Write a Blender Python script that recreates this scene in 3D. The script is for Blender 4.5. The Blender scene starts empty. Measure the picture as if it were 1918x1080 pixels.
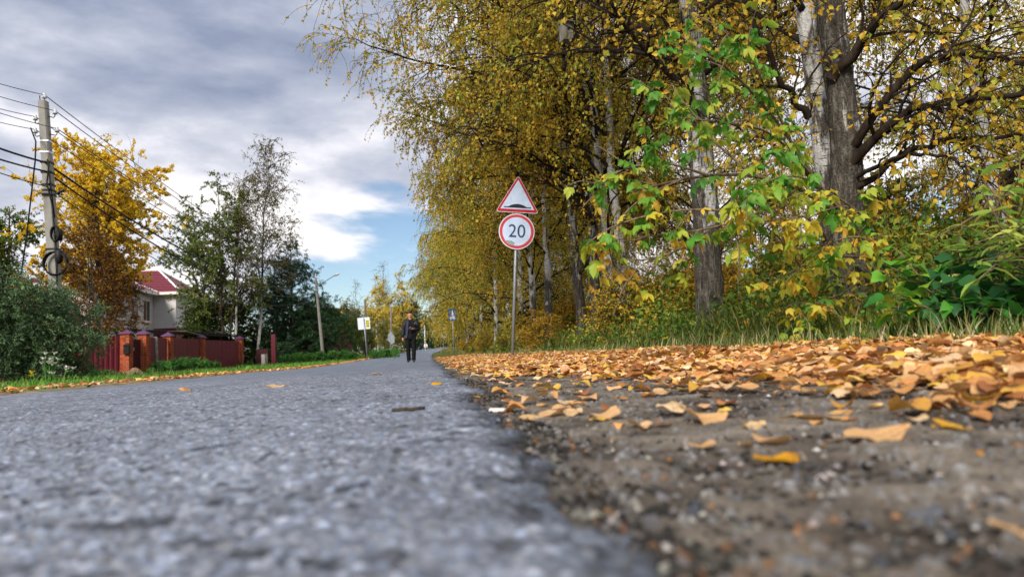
import bpy, bmesh, math, random
import numpy as np
from mathutils import Vector, Matrix

R = math.radians
scene = bpy.context.scene
COL = scene.collection
random.seed(7)

# ---------------------------------------------------------------- camera
F_PX, CX, CY = 1279.0, 959.0, 540.0
YAW, PITCH, ROLL = R(7.3), R(5.155), R(2.7)
CAM = np.array([0.0, 0.0, 0.14])
FWD = np.array([math.sin(YAW) * math.cos(PITCH), math.cos(YAW) * math.cos(PITCH), math.sin(PITCH)])
_r0 = np.array([math.cos(YAW), -math.sin(YAW), 0.0])
_u0 = np.cross(_r0, FWD)
RGT = _r0 * math.cos(ROLL) - _u0 * math.sin(ROLL)
UPV = _u0 * math.cos(ROLL) + _r0 * math.sin(ROLL)
cd = bpy.data.cameras.new('camera')
cd.sensor_width = 36.0
cd.lens = 36.0 * F_PX / 1918.0
cd.clip_start = 0.02
cd.clip_end = 6000
cd.dof.use_dof = True
cd.dof.focus_distance = 6.5
cd.dof.aperture_fstop = 3.2
cam = bpy.data.objects.new('camera', cd)
COL.objects.link(cam)
m = Matrix.Identity(4)
for i in range(3):
    m[i][0], m[i][1], m[i][2], m[i][3] = RGT[i], UPV[i], -FWD[i], CAM[i]
cam.matrix_world = m
scene.camera = cam

# ---------------------------------------------------------------- world, sun, exposure
SUN_EL, SUN_AZ = 35.0, 211.0        # azimuth clockwise from +Y (road direction)
scene.view_settings.view_transform = 'Standard'
scene.view_settings.look = 'None'
scene.view_settings.gamma = 1.0
scene.view_settings.exposure = 0.84
scene.render.engine = 'CYCLES'
scene.cycles.use_denoising = True
scene.cycles.max_bounces = 6
scene.cycles.diffuse_bounces = 4
scene.cycles.transmission_bounces = 4
scene.cycles.glossy_bounces = 2
scene.cycles.use_adaptive_sampling = True
scene.cycles.adaptive_threshold = 0.02


def lin(h, k=1.0):
    h = h.lstrip('#')
    o = []
    for i in (0, 2, 4):
        c = int(h[i:i + 2], 16) / 255.0
        o.append((c / 12.92 if c <= 0.04045 else ((c + 0.055) / 1.055) ** 2.4) * k)
    return (o[0], o[1], o[2], 1.0)


class NT:
    """small helper round a node tree"""
    def __init__(self, tree):
        self.t = tree
        tree.nodes.clear()

    def n(self, kind, **kw):
        nd = self.t.nodes.new(kind)
        for k, v in kw.items():
            if k in nd.inputs:
                s = nd.inputs[k]
                if hasattr(v, 'links') or isinstance(v, bpy.types.NodeSocket):
                    self.t.links.new(v, s)
                else:
                    s.default_value = v
            else:
                setattr(nd, k, v)
        return nd

    def l(self, a, b):
        self.t.links.new(a, b)

    def math(self, op, a, b=None, c=None, clamp=False):
        nd = self.t.nodes.new('ShaderNodeMath')
        nd.operation = op
        nd.use_clamp = clamp
        for i, v in enumerate((a, b, c)):
            if v is None:
                continue
            if isinstance(v, bpy.types.NodeSocket):
                self.l(v, nd.inputs[i])
            else:
                nd.inputs[i].default_value = v
        return nd.outputs[0]

    def ramp(self, fac, stops, interp='LINEAR'):
        nd = self.t.nodes.new('ShaderNodeValToRGB')
        nd.color_ramp.interpolation = interp
        el = nd.color_ramp.elements
        while len(el) > 1:
            el.remove(el[-1])
        el[0].position, el[0].color = stops[0][0], stops[0][1]
        for p, c in stops[1:]:
            e = el.new(p)
            e.color = c
        self.l(fac, nd.inputs[0])
        return nd.outputs[0]

    def mix(self, fac, a, b, blend='MIX'):
        nd = self.t.nodes.new('ShaderNodeMix')
        nd.data_type = 'RGBA'
        nd.blend_type = blend
        for s, v in ((nd.inputs[0], fac), (nd.inputs[6], a), (nd.inputs[7], b)):
            if isinstance(v, bpy.types.NodeSocket):
                self.l(v, s)
            else:
                s.default_value = v
        return nd.outputs[2]

    def noise(self, vec, scale, detail=4, rough=0.55, dist=0.0):
        nd = self.n('ShaderNodeTexNoise', Scale=scale, Detail=detail, Roughness=rough, Distortion=dist)
        if vec is not None:
            self.l(vec, nd.inputs['Vector'])
        return nd.outputs['Fac']


def smooth01(nt, v, a, b):
    nd = nt.t.nodes.new('ShaderNodeMapRange')
    nd.interpolation_type = 'SMOOTHSTEP'
    nt.l(v, nd.inputs[0])
    nd.inputs[1].default_value = a
    nd.inputs[2].default_value = b
    return nd.outputs[0]


world = bpy.data.worlds.new('World')
scene.world = world
world.use_nodes = True
w = NT(world.node_tree)
tc = w.n('ShaderNodeTexCoord')
sep = w.n('ShaderNodeSeparateXYZ')
w.l(tc.outputs['Generated'], sep.inputs[0])
zc = w.math('MAXIMUM', sep.outputs[2], 0.0)
mp = w.n('ShaderNodeMapping')
mp.inputs['Location'].default_value = (6.2, 7.1, 1.9)
mp.inputs['Scale'].default_value = (1.0, 1.0, 2.3)
w.l(tc.outputs['Generated'], mp.inputs[0])
mpu = w.n('ShaderNodeMapping')
mpu.inputs['Location'].default_value = (0.02, 0.0, 0.085)
w.l(mp.outputs[0], mpu.inputs[0])
n1 = w.noise(mp.outputs[0], 2.3, 9, 0.53, 0.15)
n1u = w.noise(mpu.outputs[0], 2.3, 9, 0.53, 0.15)
mp2 = w.n('ShaderNodeMapping')
mp2.inputs['Location'].default_value = (8.1, 4.7, 2.0)
w.l(mp.outputs[0], mp2.inputs[0])
n3 = w.noise(mp2.outputs[0], 1.9, 7, 0.52, 0.2)
# cloud cover grows with height over the horizon: a broken edge low down, a closed deck above
cov = w.math('ADD', n1, w.math('MULTIPLY', smooth01(w, zc, 0.04, 0.36), 0.30))
mask = smooth01(w, cov, 0.515, 0.60)
# lit tops, greyer undersides
shade = w.math('ADD', w.math('MULTIPLY', n3, 0.95), w.math('MULTIPLY', w.math('SUBTRACT', n1, n1u), 1.5))
shade = w.math('ADD', shade, 0.095)
shade = w.math('SUBTRACT', shade, w.math('MULTIPLY', smooth01(w, zc, 0.15, 0.40), 0.05))
shade = w.math('ADD', shade, w.math('MULTIPLY', smooth01(w, sep.outputs[0], -0.05, 0.45), 0.24))
ccol = w.ramp(shade, [(0.34, lin('8690a8')), (0.44, lin('9aa2b6')), (0.54, lin('aeb4c4')), (0.62, lin('c2c5d1')), (0.70, lin('dedee6')), (0.80, lin('f6f3f2'))])
sky = w.n('ShaderNodeTexSky')
sky.sky_type = 'NISHITA'
sky.sun_disc = False
sky.sun_elevation = R(SUN_EL)
sky.sun_rotation = R(SUN_AZ)
sky.altitude = 50
sky.air_density = 1.0
sky.dust_density = 0.4
sky.ozone_density = 2.2
bg1 = w.n('ShaderNodeBackground', Strength=0.07)
w.l(sky.outputs[0], bg1.inputs[0])
bg2 = w.n('ShaderNodeBackground', Strength=0.72)
w.l(ccol, bg2.inputs[0])
mx = w.n('ShaderNodeMixShader')
w.l(mask, mx.inputs[0])
w.l(bg1.outputs[0], mx.inputs[1])
w.l(bg2.outputs[0], mx.inputs[2])
wo = w.n('ShaderNodeOutputWorld')
w.l(mx.outputs[0], wo.inputs[0])

sd = bpy.data.lights.new('sun', 'SUN')
sd.energy = 3.1
sd.angle = R(20)
sd.color = (1.0, 0.93, 0.82)
sun = bpy.data.objects.new('sun', sd)
COL.objects.link(sun)
_sd = Vector((math.sin(R(SUN_AZ)) * math.cos(R(SUN_EL)), math.cos(R(SUN_AZ)) * math.cos(R(SUN_EL)), math.sin(R(SUN_EL))))
sun.rotation_euler = (-_sd).to_track_quat('-Z', 'Y').to_euler()


# ---------------------------------------------------------------- layout helpers
def P(px, py, d):
    """world point seen at picture position px, py at depth d metres along the view axis"""
    v = FWD + RGT * ((px - CX) / F_PX) - UPV * ((py - CY) / F_PX)
    return CAM + v * d


def hor(px):
    return 663.0 - (px - 800.0) * 0.0472


def edge(y):
    """right edge of the asphalt"""
    y = np.asarray(y, float)
    return (0.118 + 0.05 * np.clip(y - 0.5, 0, 1) + 0.030 * np.sin(y * 2.1 + 1) * np.clip(y, 0, 1) + 0.02 * np.sin(y * 5.3) + 0.010 * np.sin(y * 17.0) + 0.0035 * np.clip(y, 0, 60)
            + bend(y))


def bend(y):
    return 0.0016 * np.clip(np.asarray(y, float) - 52, 0, None) ** 2


def zroad(y):
    return np.interp(y, [-5, 0, 2, 6, 16, 24, 35, 45, 60, 75, 95, 130, 300], [0, 0, 0, -0.02, -0.05, -0.11, -0.07, 0.0, 0.13, 0.38, 0.92, 1.5, 2.5])


def terrain(x, y):
    x = np.asarray(x, float)
    y = np.asarray(y, float)
    b = bend(y)
    xs = x - b
    z = zroad(y)
    r = np.interp(xs, [-60, -30, -12, -6, -4.2, -3.8, 0.10, 0.25, 0.7, 1.3, 2.3, 3.3, 8, 30, 200],
                  [0.4, 0.05, -0.17, -0.07, -0.04, -0.055, -0.016, -0.018, -0.010, 0.015, 0.085, 0.12, 0.2, 0.6, 3])
    far = np.clip((np.abs(xs) - 6) / 30, 0, 1)
    return z * (1 - 0.5 * far) + r


def G(px, d, dz=0.0):
    """point of the ground in picture column px at depth d"""
    p = P(px, hor(px), d)
    return np.array([p[0], p[1], float(terrain(p[0], p[1])) + dz])


def tag(o, label=None, cat=None, group=None, kind=None):
    if label:
        o['label'] = label
    if cat:
        o['category'] = cat
    if group:
        o['group'] = group
    if kind:
        o['kind'] = kind
    return o


def empty(name, loc=(0, 0, 0), rz=0.0):
    o = bpy.data.objects.new(name, None)
    o.location = tuple(float(v) for v in loc)
    o.rotation_euler = (0, 0, rz)
    o.empty_display_size = 0.2
    COL.objects.link(o)
    return o


def link(name, me, parent=None, loc=None, rot=None, scale=None):
    o = bpy.data.objects.new(name, me)
    COL.objects.link(o)
    if parent is not None:
        o.parent = parent
    if loc is not None:
        o.location = tuple(float(v) for v in loc)
    if rot is not None:
        o.rotation_euler = rot
    if scale is not None:
        o.scale = (scale,) * 3 if isinstance(scale, (int, float)) else scale
    return o


def copy_tree(o, parent=None):
    c = o.copy()
    COL.objects.link(c)
    c.parent = parent
    for ch in list(o.children):
        copy_tree(ch, c)
    return c


def mesh_np(name, V, quads=None, tris=None, mats=(), qmat=None, tmat=None, cols=None, smooth=True):
    """mesh from numpy arrays"""
    me = bpy.data.meshes.new(name)
    V = np.asarray(V, np.float32).reshape(-1, 3)
    quads = np.zeros((0, 4), np.int32) if quads is None else np.asarray(quads, np.int32).reshape(-1, 4)
    tris = np.zeros((0, 3), np.int32) if tris is None else np.asarray(tris, np.int32).reshape(-1, 3)
    nq, nt_ = len(quads), len(tris)
    me.vertices.add(len(V))
    me.vertices.foreach_set('co', V.ravel())
    me.loops.add(nq * 4 + nt_ * 3)
    me.loops.foreach_set('vertex_index', np.concatenate([quads.ravel(), tris.ravel()]).astype(np.int32))
    me.polygons.add(nq + nt_)
    st = np.concatenate([np.arange(nq) * 4, nq * 4 + np.arange(nt_) * 3]).astype(np.int32)
    me.polygons.foreach_set('loop_start', st)
    mi = np.concatenate([np.zeros(nq, np.int32) if qmat is None else np.broadcast_to(np.asarray(qmat, np.int32), (nq,)),
                         np.zeros(nt_, np.int32) if tmat is None else np.broadcast_to(np.asarray(tmat, np.int32), (nt_,))])
    for mt in mats:
        me.materials.append(mt)
    me.polygons.foreach_set('material_index', mi.astype(np.int32))
    me.polygons.foreach_set('use_smooth', np.full(nq + nt_, smooth))
    if cols is not None:
        a = me.color_attributes.new('Col', 'FLOAT_COLOR', 'POINT')
        c = np.ones((len(V), 4), np.float32)
        c[:, :3] = cols
        a.data.foreach_set('color', c.ravel())
    me.update(calc_edges=True)
    return me


class MB:
    """collects simple shapes into one mesh"""
    def __init__(self):
        self.v, self.f, self.mi = [], [], []

    def add(self, vs, fs, mi=0):
        b = len(self.v)
        self.v += [tuple(float(c) for c in v) for v in vs]
        self.f += [tuple(i + b for i in f) for f in fs]
        self.mi += [mi] * len(fs)
        return self

    def box(self, lo, hi, mi=0, M=None):
        (x0, y0, z0), (x1, y1, z1) = lo, hi
        vs = [(x0, y0, z0), (x1, y0, z0), (x1, y1, z0), (x0, y1, z0), (x0, y0, z1), (x1, y0, z1), (x1, y1, z1), (x0, y1, z1)]
        if M is not None:
            vs = [tuple(M @ Vector(v)) for v in vs]
        return self.add(vs, [(0, 3, 2, 1), (4, 5, 6, 7), (0, 1, 5, 4), (1, 2, 6, 5), (2, 3, 7, 6), (3, 0, 4, 7)], mi)

    def tube(self, pts, rad, k=8, mi=0, cap=True):
        pts = [Vector(p) for p in pts]
        n = len(pts)
        if isinstance(rad, (int, float)):
            rad = [rad] * n
        rings = []
        prev = None
        for i in range(n):
            t = (pts[min(i + 1, n - 1)] - pts[max(i - 1, 0)]).normalized()
            if prev is None:
                a = t.orthogonal().normalized()
            else:
                a = (prev - t * prev.dot(t)).normalized()
            prev = a
            b = t.cross(a)
            rings.append([pts[i] + (a * math.cos(2 * math.pi * j / k) + b * math.sin(2 * math.pi * j / k)) * rad[i] for j in range(k)])
        vs = [v for r in rings for v in r]
        fs = [(i * k + j, i * k + (j + 1) % k, (i + 1) * k + (j + 1) % k, (i + 1) * k + j) for i in range(n - 1) for j in range(k)]
        if cap:
            fs.append(tuple(range(k - 1, -1, -1)))
            fs.append(tuple((n - 1) * k + j for j in range(k)))
        return self.add(vs, fs, mi)

    def loft(self, rings, mi=0, cap=True):
        """rings: lists of equal numbers of points"""
        k = len(rings[0])
        n = len(rings)
        vs = [v for r in rings for v in r]
        fs = [(i * k + j, i * k + (j + 1) % k, (i + 1) * k + (j + 1) % k, (i + 1) * k + j) for i in range(n - 1) for j in range(k)]
        if cap:
            fs.append(tuple(range(k - 1, -1, -1)))
            fs.append(tuple((n - 1) * k + j for j in range(k)))
        return self.add(vs, fs, mi)

    def mesh(self, name, mats, smooth=False):
        me = bpy.data.meshes.new(name)
        me.from_pydata(self.v, [], self.f)
        for mt in (mats if isinstance(mats, (list, tuple)) else [mats]):
            me.materials.append(mt)
        me.polygons.foreach_set('material_index', self.mi)
        me.polygons.foreach_set('use_smooth', [smooth] * len(self.f))
        me.update()
        return me

    def build(self, name, mats, parent=None, loc=None, rot=None, smooth=False, bevel=0.0):
        o = link(name, self.mesh(name, mats, smooth), parent, loc, rot)
        if bevel:
            b = o.modifiers.new('edge', 'BEVEL')
            b.width = bevel
            b.segments = 2
            b.limit_method = 'ANGLE'
        return o


# ---------------------------------------------------------------- materials
def newmat(name):
    mt = bpy.data.materials.new(name)
    mt.use_nodes = True
    return mt, NT(mt.node_tree)


def finish(nt, base, rough=0.7, spec=0.3, metal=0.0, height=None, bump=0.3, bdist=0.02, trans=0.0):
    bs = nt.n('ShaderNodeBsdfPrincipled')
    for s, v in (('Base Color', base), ('Roughness', rough), ('Specular IOR Level', spec), ('Metallic', metal)):
        if isinstance(v, bpy.types.NodeSocket):
            nt.l(v, bs.inputs[s])
        else:
            bs.inputs[s].default_value = v
    nrm = None
    if height is not None:
        bp = nt.n('ShaderNodeBump', Strength=bump, Distance=bdist)
        nt.l(height, bp.inputs['Height'])
        nt.l(bp.outputs[0], bs.inputs['Normal'])
    out = nt.n('ShaderNodeOutputMaterial')
    sh = bs.outputs[0]
    if trans > 0:
        tr = nt.n('ShaderNodeBsdfTranslucent')
        if isinstance(base, bpy.types.NodeSocket):
            nt.l(base, tr.inputs[0])
        else:
            tr.inputs[0].default_value = base
        ms = nt.n('ShaderNodeMixShader')
        ms.inputs[0].default_value = trans
        nt.l(sh, ms.inputs[1])
        nt.l(tr.outputs[0], ms.inputs[2])
        sh = ms.outputs[0]
    nt.l(sh, out.inputs[0])


def plain(name, col, rough=0.6, spec=0.3, metal=0.0, var=0.25, scale=6.0, bump=0.15, bdist=0.01, coord='Object'):
    """one colour with uneven wear"""
    mt, nt = newmat(name)
    t = nt.n('ShaderNodeTexCoord')
    n = nt.noise(t.outputs[coord], scale, 6, 0.6)
    n2_ = nt.noise(t.outputs[coord], scale * 7, 3, 0.6)
    f = nt.math('ADD', nt.math('MULTIPLY', n, 0.7), nt.math('MULTIPLY', n2_, 0.3))
    lo = tuple(c * (1 - var) for c in col[:3]) + (1,)
    hi = tuple(min(1, c * (1 + var)) for c in col[:3]) + (1,)
    c = nt.ramp(f, [(0.3, lo), (0.7, hi)])
    finish(nt, c, rough, spec, metal, f, bump, bdist)
    return mt


def leafmat(name, trans=0.35, rough=0.55):
    """colour comes from the leaf's own colour attribute"""
    mt, nt = newmat(name)
    a = nt.n('ShaderNodeAttribute', attribute_name='Col')
    finish(nt, a.outputs['Color'], rough, 0.25, 0.0, None, trans=trans)
    return mt


def randleaf(name, stops, trans=0.4, rough=0.5, spots=True, veins=False):
    """colour differs from leaf to leaf"""
    mt, nt = newmat(name)
    oi = nt.n('ShaderNodeObjectInfo')
    t = nt.n('ShaderNodeTexCoord')
    n = nt.noise(t.outputs['Object'], 22, 4, 0.6)
    f = nt.math('ADD', oi.outputs['Random'], nt.math('MULTIPLY', nt.math('SUBTRACT', n, 0.5), 0.25))
    c = nt.ramp(f, stops)
    if spots:
        s = nt.noise(t.outputs['Object'], 75, 3, 0.6)
        c = nt.mix(smooth01(nt, s, 0.60, 0.72), c, lin('5a3415'))
    hgt = n
    if veins:
        sv = nt.n('ShaderNodeSeparateXYZ')
        nt.l(t.outputs['Object'], sv.inputs[0])
        ay = nt.math('ABSOLUTE', sv.outputs[1])
        ribm = nt.math('SUBTRACT', 1.0, smooth01(nt, ay, 0.006, 0.026))
        sidev = nt.math('SINE', nt.math('MULTIPLY', nt.math('SUBTRACT', sv.outputs[0], nt.math('MULTIPLY', ay, 0.9)), 62.0))
        sidev = smooth01(nt, sidev, 0.72, 1.0)
        vein = nt.math('MAXIMUM', ribm, nt.math('MULTIPLY', sidev, 0.55))
        blotch = nt.noise(t.outputs['Object'], 3.2, 5, 0.65)
        c = nt.mix(nt.math('MULTIPLY', smooth01(nt, blotch, 0.52, 0.70), 0.55), c, lin('8a5a34'))
        c = nt.mix(nt.math('MULTIPLY', vein, 0.35), c, lin('8a5226'))
        hgt = nt.math('ADD', n, nt.math('MULTIPLY', vein, 0.8))
    finish(nt, c, rough, 0.3, 0.0, hgt, 0.4, 0.02 if veins else 0.004, trans=trans)
    return mt


def birch_bark(name, dark=0.45, scale=1.0):
    mt, nt = newmat(name)
    t = nt.n('ShaderNodeTexCoord')
    mp_ = nt.n('ShaderNodeMapping')
    mp_.inputs['Scale'].default_value = (3.0 * scale, 3.0 * scale, 22.0 * scale)
    nt.l(t.outputs['Object'], mp_.inputs[0])
    lent = nt.noise(mp_.outputs[0], 2.2, 5, 0.65, 0.4)
    mp3 = nt.n('ShaderNodeMapping')
    mp3.inputs['Scale'].default_value = (4.5 * scale, 4.5 * scale, 1.2 * scale)
    nt.l(t.outputs['Object'], mp3.inputs[0])
    patch = nt.noise(mp3.outputs[0], 1.3, 6, 0.65, 0.5)
    fine = nt.noise(t.outputs['Object'], 60, 4, 0.6)
    sp = nt.n('ShaderNodeSeparateXYZ')
    nt.l(t.outputs['Object'], sp.inputs[0])
    base = nt.math('MULTIPLY', nt.math('SUBTRACT', 1.0, smooth01(nt, sp.outputs[2], 0.2, 2.6)), 0.20)   # old cracked bark low on the bole
    pm = smooth01(nt, nt.math('ADD', patch, base), 0.60 - 0.22 * dark, 0.70 - 0.22 * dark)
    white = nt.ramp(fine, [(0.3, lin('a3a4a6')), (0.6, lin('cfcdcb')), (0.75, lin('dedad4'))])
    white = nt.mix(smooth01(nt, lent, 0.56, 0.62), white, lin('3a3532'))
    mp4 = nt.n('ShaderNodeMapping')
    mp4.inputs['Scale'].default_value = (16 * scale, 16 * scale, 3.0 * scale)
    nt.l(t.outputs['Object'], mp4.inputs[0])
    fis = nt.noise(mp4.outputs[0], 1.6, 6, 0.7, 0.9)
    black = nt.ramp(nt.math('ADD', nt.math('MULTIPLY', fine, 0.3), nt.math('ADD', nt.math('MULTIPLY', fis, 0.6), nt.math('MULTIPLY', lent, 0.1))), [(0.36, lin('211e1b')), (0.5, lin('4a453f')), (0.62, lin('7d776e')), (0.74, lin('a39d94'))])
    c = nt.mix(pm, white, black)
    h = nt.math('ADD', nt.math('MULTIPLY', patch, 0.3), nt.math('ADD', nt.math('MULTIPLY', fis, 0.5), nt.math('MULTIPLY', fine, 0.2)))
    finish(nt, c, 0.85, 0.15, 0, h, 1.0, 0.07)
    return mt


def bark(name, c0, c1, scale=14):
    mt, nt = newmat(name)
    t = nt.n('ShaderNodeTexCoord')
    mp_ = nt.n('ShaderNodeMapping')
    mp_.inputs['Scale'].default_value = (1, 1, 0.25)
    nt.l(t.outputs['Object'], mp_.inputs[0])
    n = nt.noise(mp_.outputs[0], scale, 6, 0.65)
    finish(nt, nt.ramp(n, [(0.35, c0), (0.68, c1)]), 0.9, 0.1, 0, n, 0.6, 0.02)
    return mt


M = {}
M['birch'] = birch_bark('birch_bark', 0.45)
M['birch_dark'] = birch_bark('old_birch_bark', 1.0)
M['birch_white'] = birch_bark('young_birch_bark', 0.12)
M['birch_patched'] = birch_bark('patched_birch_bark', 0.28)
M['birch_grey'] = birch_bark('grey_birch_bark', 0.7)
M['twig'] = bark('twig_bark', lin('1d1713'), lin('3d332b'), 20)
M['bark'] = bark('brown_bark', lin('2b241e'), lin('5e5348'))
M['bark_grey'] = bark('grey_bark', lin('4a4640'), lin('8c857c'))
M['leaf'] = leafmat('tree_leaves', 0.5)
M['leaf_dense'] = leafmat('shrub_leaves', 0.3)
M['needle'] = leafmat('spruce_needles', 0.12, 0.6)
M['grass'] = leafmat('grass_blades', 0.35)
M['litter'] = leafmat('fallen_leaves', 0.22, 0.6)


# ---------------------------------------------------------------- ground, road, shoulder
def worley(x, y, s, seed=0):
    """distance to the nearest jittered cell point and its random number"""
    gx, gy = x / s, y / s
    ix, iy = np.floor(gx).astype(np.int64), np.floor(gy).astype(np.int64)
    best = np.full(x.shape, 9.0)
    rid = np.zeros(x.shape)
    for dx in (-1, 0, 1):
        for dy in (-1, 0, 1):
            cx, cy = ix + dx, iy + dy
            h = (cx * 374761393 + cy * 668265263 + seed * 974711) & 0xffffffff
            h = ((h ^ (h >> 13)) * 1274126177) & 0xffffffff
            h = h ^ (h >> 16)
            r1 = (h & 0xffff) / 65535.0
            r2 = ((h >> 8) & 0xffff) / 65535.0
            r3 = ((h * 2654435761) >> 7 & 0xffff) / 65535.0
            d = np.hypot(gx - cx - r1, gy - cy - r2)
            near = d < best
            best = np.where(near, d, best)
            rid = np.where(near, r3, rid)
    return best, rid


def vnoise(x, y, s, seed=0):
    gx, gy = x / s, y / s
    ix, iy = np.floor(gx).astype(np.int64), np.floor(gy).astype(np.int64)
    fx, fy = gx - ix, gy - iy
    fx, fy = fx * fx * (3 - 2 * fx), fy * fy * (3 - 2 * fy)

    def hsh(a, b):
        h = (a * 374761393 + b * 668265263 + seed * 1442695) & 0xffffffff
        h = ((h ^ (h >> 13)) * 1274126177) & 0xffffffff
        return ((h ^ (h >> 16)) & 0xffff) / 65535.0
    return (hsh(ix, iy) * (1 - fx) + hsh(ix + 1, iy) * fx) * (1 - fy) + (hsh(ix, iy + 1) * (1 - fx) + hsh(ix + 1, iy + 1) * fx) * fy


def grid_quads(nr, nc, off=0):
    i, j = np.meshgrid(np.arange(nr - 1), np.arange(nc - 1), indexing='ij')
    a = i * nc + j
    return (np.stack([a, a + 1, a + nc + 1, a + nc], -1).reshape(-1, 4) + off)


# ground sheet
gm, nt = newmat('ground_soil_and_turf')
t = nt.n('ShaderNodeTexCoord')
na = nt.noise(t.outputs['Object'], 0.7, 6, 0.6)
nb = nt.noise(t.outputs['Object'], 9, 5, 0.65)
f = nt.math('ADD', nt.math('MULTIPLY', na, 0.6), nt.math('MULTIPLY', nb, 0.4))
finish(nt, nt.ramp(f, [(0.34, lin('4a3c28')), (0.46, lin('5c5230')), (0.56, lin('47602a')), (0.7, lin('58752f'))]), 0.95, 0.05, 0, nb, 0.8, 0.05)
xs = np.unique(np.concatenate([-np.geomspace(2, 1500, 60), np.linspace(-14, 14, 113), np.geomspace(2, 1500, 60)]))
ys = np.unique(np.concatenate([-np.geomspace(1, 400, 24), np.linspace(-2, 40, 85), np.geomspace(40, 4000, 80)]))
X, Y = np.meshgrid(xs, ys)
Z = terrain(X, Y) - 0.012
onroad = (X > -3.78 + bend(Y)) & (X < edge(Y) - 0.02)
Z = np.where(onroad, Z - 0.10, Z)
nearsh = (X > edge(Y) - 0.3) & (X < 2.2) & (Y < 7) & (Y > -1)
Z = np.where(nearsh, Z - 0.03, Z)
g = link('ground', mesh_np('ground', np.stack([X, Y, Z], -1), grid_quads(*X.shape), mats=[gm]))
tag(g, kind='structure')

# asphalt
rm, nt = newmat('asphalt')
t = nt.n('ShaderNodeTexCoord')
a = nt.n('ShaderNodeAttribute', attribute_name='Col')
v = nt.n('ShaderNodeTexVoronoi', Scale=110.0)
nt.l(t.outputs['Object'], v.inputs['Vector'])
mpw = nt.n('ShaderNodeMapping')
mpw.inputs['Scale'].default_value = (1.6, 0.22, 1)
nt.l(t.outputs['Object'], mpw.inputs[0])
big = nt.noise(mpw.outputs[0], 1.1, 7, 0.65, 0.6)
mid = nt.noise(t.outputs['Object'], 24, 5, 0.7)
spk = nt.ramp(v.outputs['Color'], [(0.15, (0.72, 0.72, 0.72, 1)), (0.8, (1.25, 1.25, 1.25, 1))])
c = nt.mix(1.0, a.outputs['Color'], spk, 'MULTIPLY')
c = nt.mix(1.0, c, nt.ramp(nt.math('ADD', nt.math('MULTIPLY', big, 0.5), nt.math('MULTIPLY', mid, 0.5)), [(0.34, (0.70, 0.70, 0.72, 1)), (0.66, (1.25, 1.24, 1.22, 1))]), 'MULTIPLY')
hh = nt.math('ADD', nt.math('MULTIPLY', mid, 0.5), v.outputs['Distance'])
finish(nt, c, 0.78, 0.35, 0, hh, 0.5, 0.006)


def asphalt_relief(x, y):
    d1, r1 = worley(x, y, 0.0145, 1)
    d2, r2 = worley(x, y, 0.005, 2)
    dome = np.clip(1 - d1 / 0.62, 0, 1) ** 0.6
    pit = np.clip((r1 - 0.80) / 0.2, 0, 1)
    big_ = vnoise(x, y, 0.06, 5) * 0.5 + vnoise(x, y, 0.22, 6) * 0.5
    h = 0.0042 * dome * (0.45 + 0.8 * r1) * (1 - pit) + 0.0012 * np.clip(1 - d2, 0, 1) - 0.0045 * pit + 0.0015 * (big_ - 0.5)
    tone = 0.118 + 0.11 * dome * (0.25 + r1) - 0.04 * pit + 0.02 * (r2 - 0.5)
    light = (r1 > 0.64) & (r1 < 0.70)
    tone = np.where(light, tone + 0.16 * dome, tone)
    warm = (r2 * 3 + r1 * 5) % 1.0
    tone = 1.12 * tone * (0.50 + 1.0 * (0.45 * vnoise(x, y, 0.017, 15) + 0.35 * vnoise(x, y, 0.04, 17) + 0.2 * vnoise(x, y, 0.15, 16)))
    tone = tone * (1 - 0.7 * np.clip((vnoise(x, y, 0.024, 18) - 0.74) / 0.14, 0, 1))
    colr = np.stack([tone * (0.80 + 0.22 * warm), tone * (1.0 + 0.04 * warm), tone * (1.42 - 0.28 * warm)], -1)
    return h, colr


# far and wide road sheet
yr = np.unique(np.concatenate([np.linspace(-6, 8, 29), np.geomspace(8, 170, 90)]))
cw = np.linspace(0, 1, 25)
L = -3.8 + bend(yr) + 0.05 * np.sin(yr * 0.9) + 0.03 * np.sin(yr * 3.1)
RR = edge(yr) - 0.03 * (yr < 9)
Xr = L[:, None] + (RR - L)[:, None] * cw[None]
Yr = np.repeat(yr[:, None], 25, 1)
crown = -0.03 * np.clip((Xr - bend(Yr) + 1.2) / -2.6, 0, 1) ** 1.5
Zr = zroad(Yr) + crown - 0.008
V1 = np.stack([Xr, Yr, Zr], -1).reshape(-1, 3)
C1 = np.tile(np.array([[0.136, 0.160, 0.212]]), (len(V1), 1))
Q1 = grid_quads(len(yr), 25)
# skirt down the broken right edge
sk = np.stack([RR + 0.015, yr, zroad(yr) - 0.06], -1)
V1b = np.concatenate([V1, sk])
i0 = np.arange(len(yr) - 1)
Q1b = np.stack([i0 * 25 + 24, len(V1) + i0, len(V1) + i0 + 1, (i0 + 1) * 25 + 24], -1)
C1 = np.concatenate([C1, np.full((len(sk), 3), 0.06)])
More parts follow.
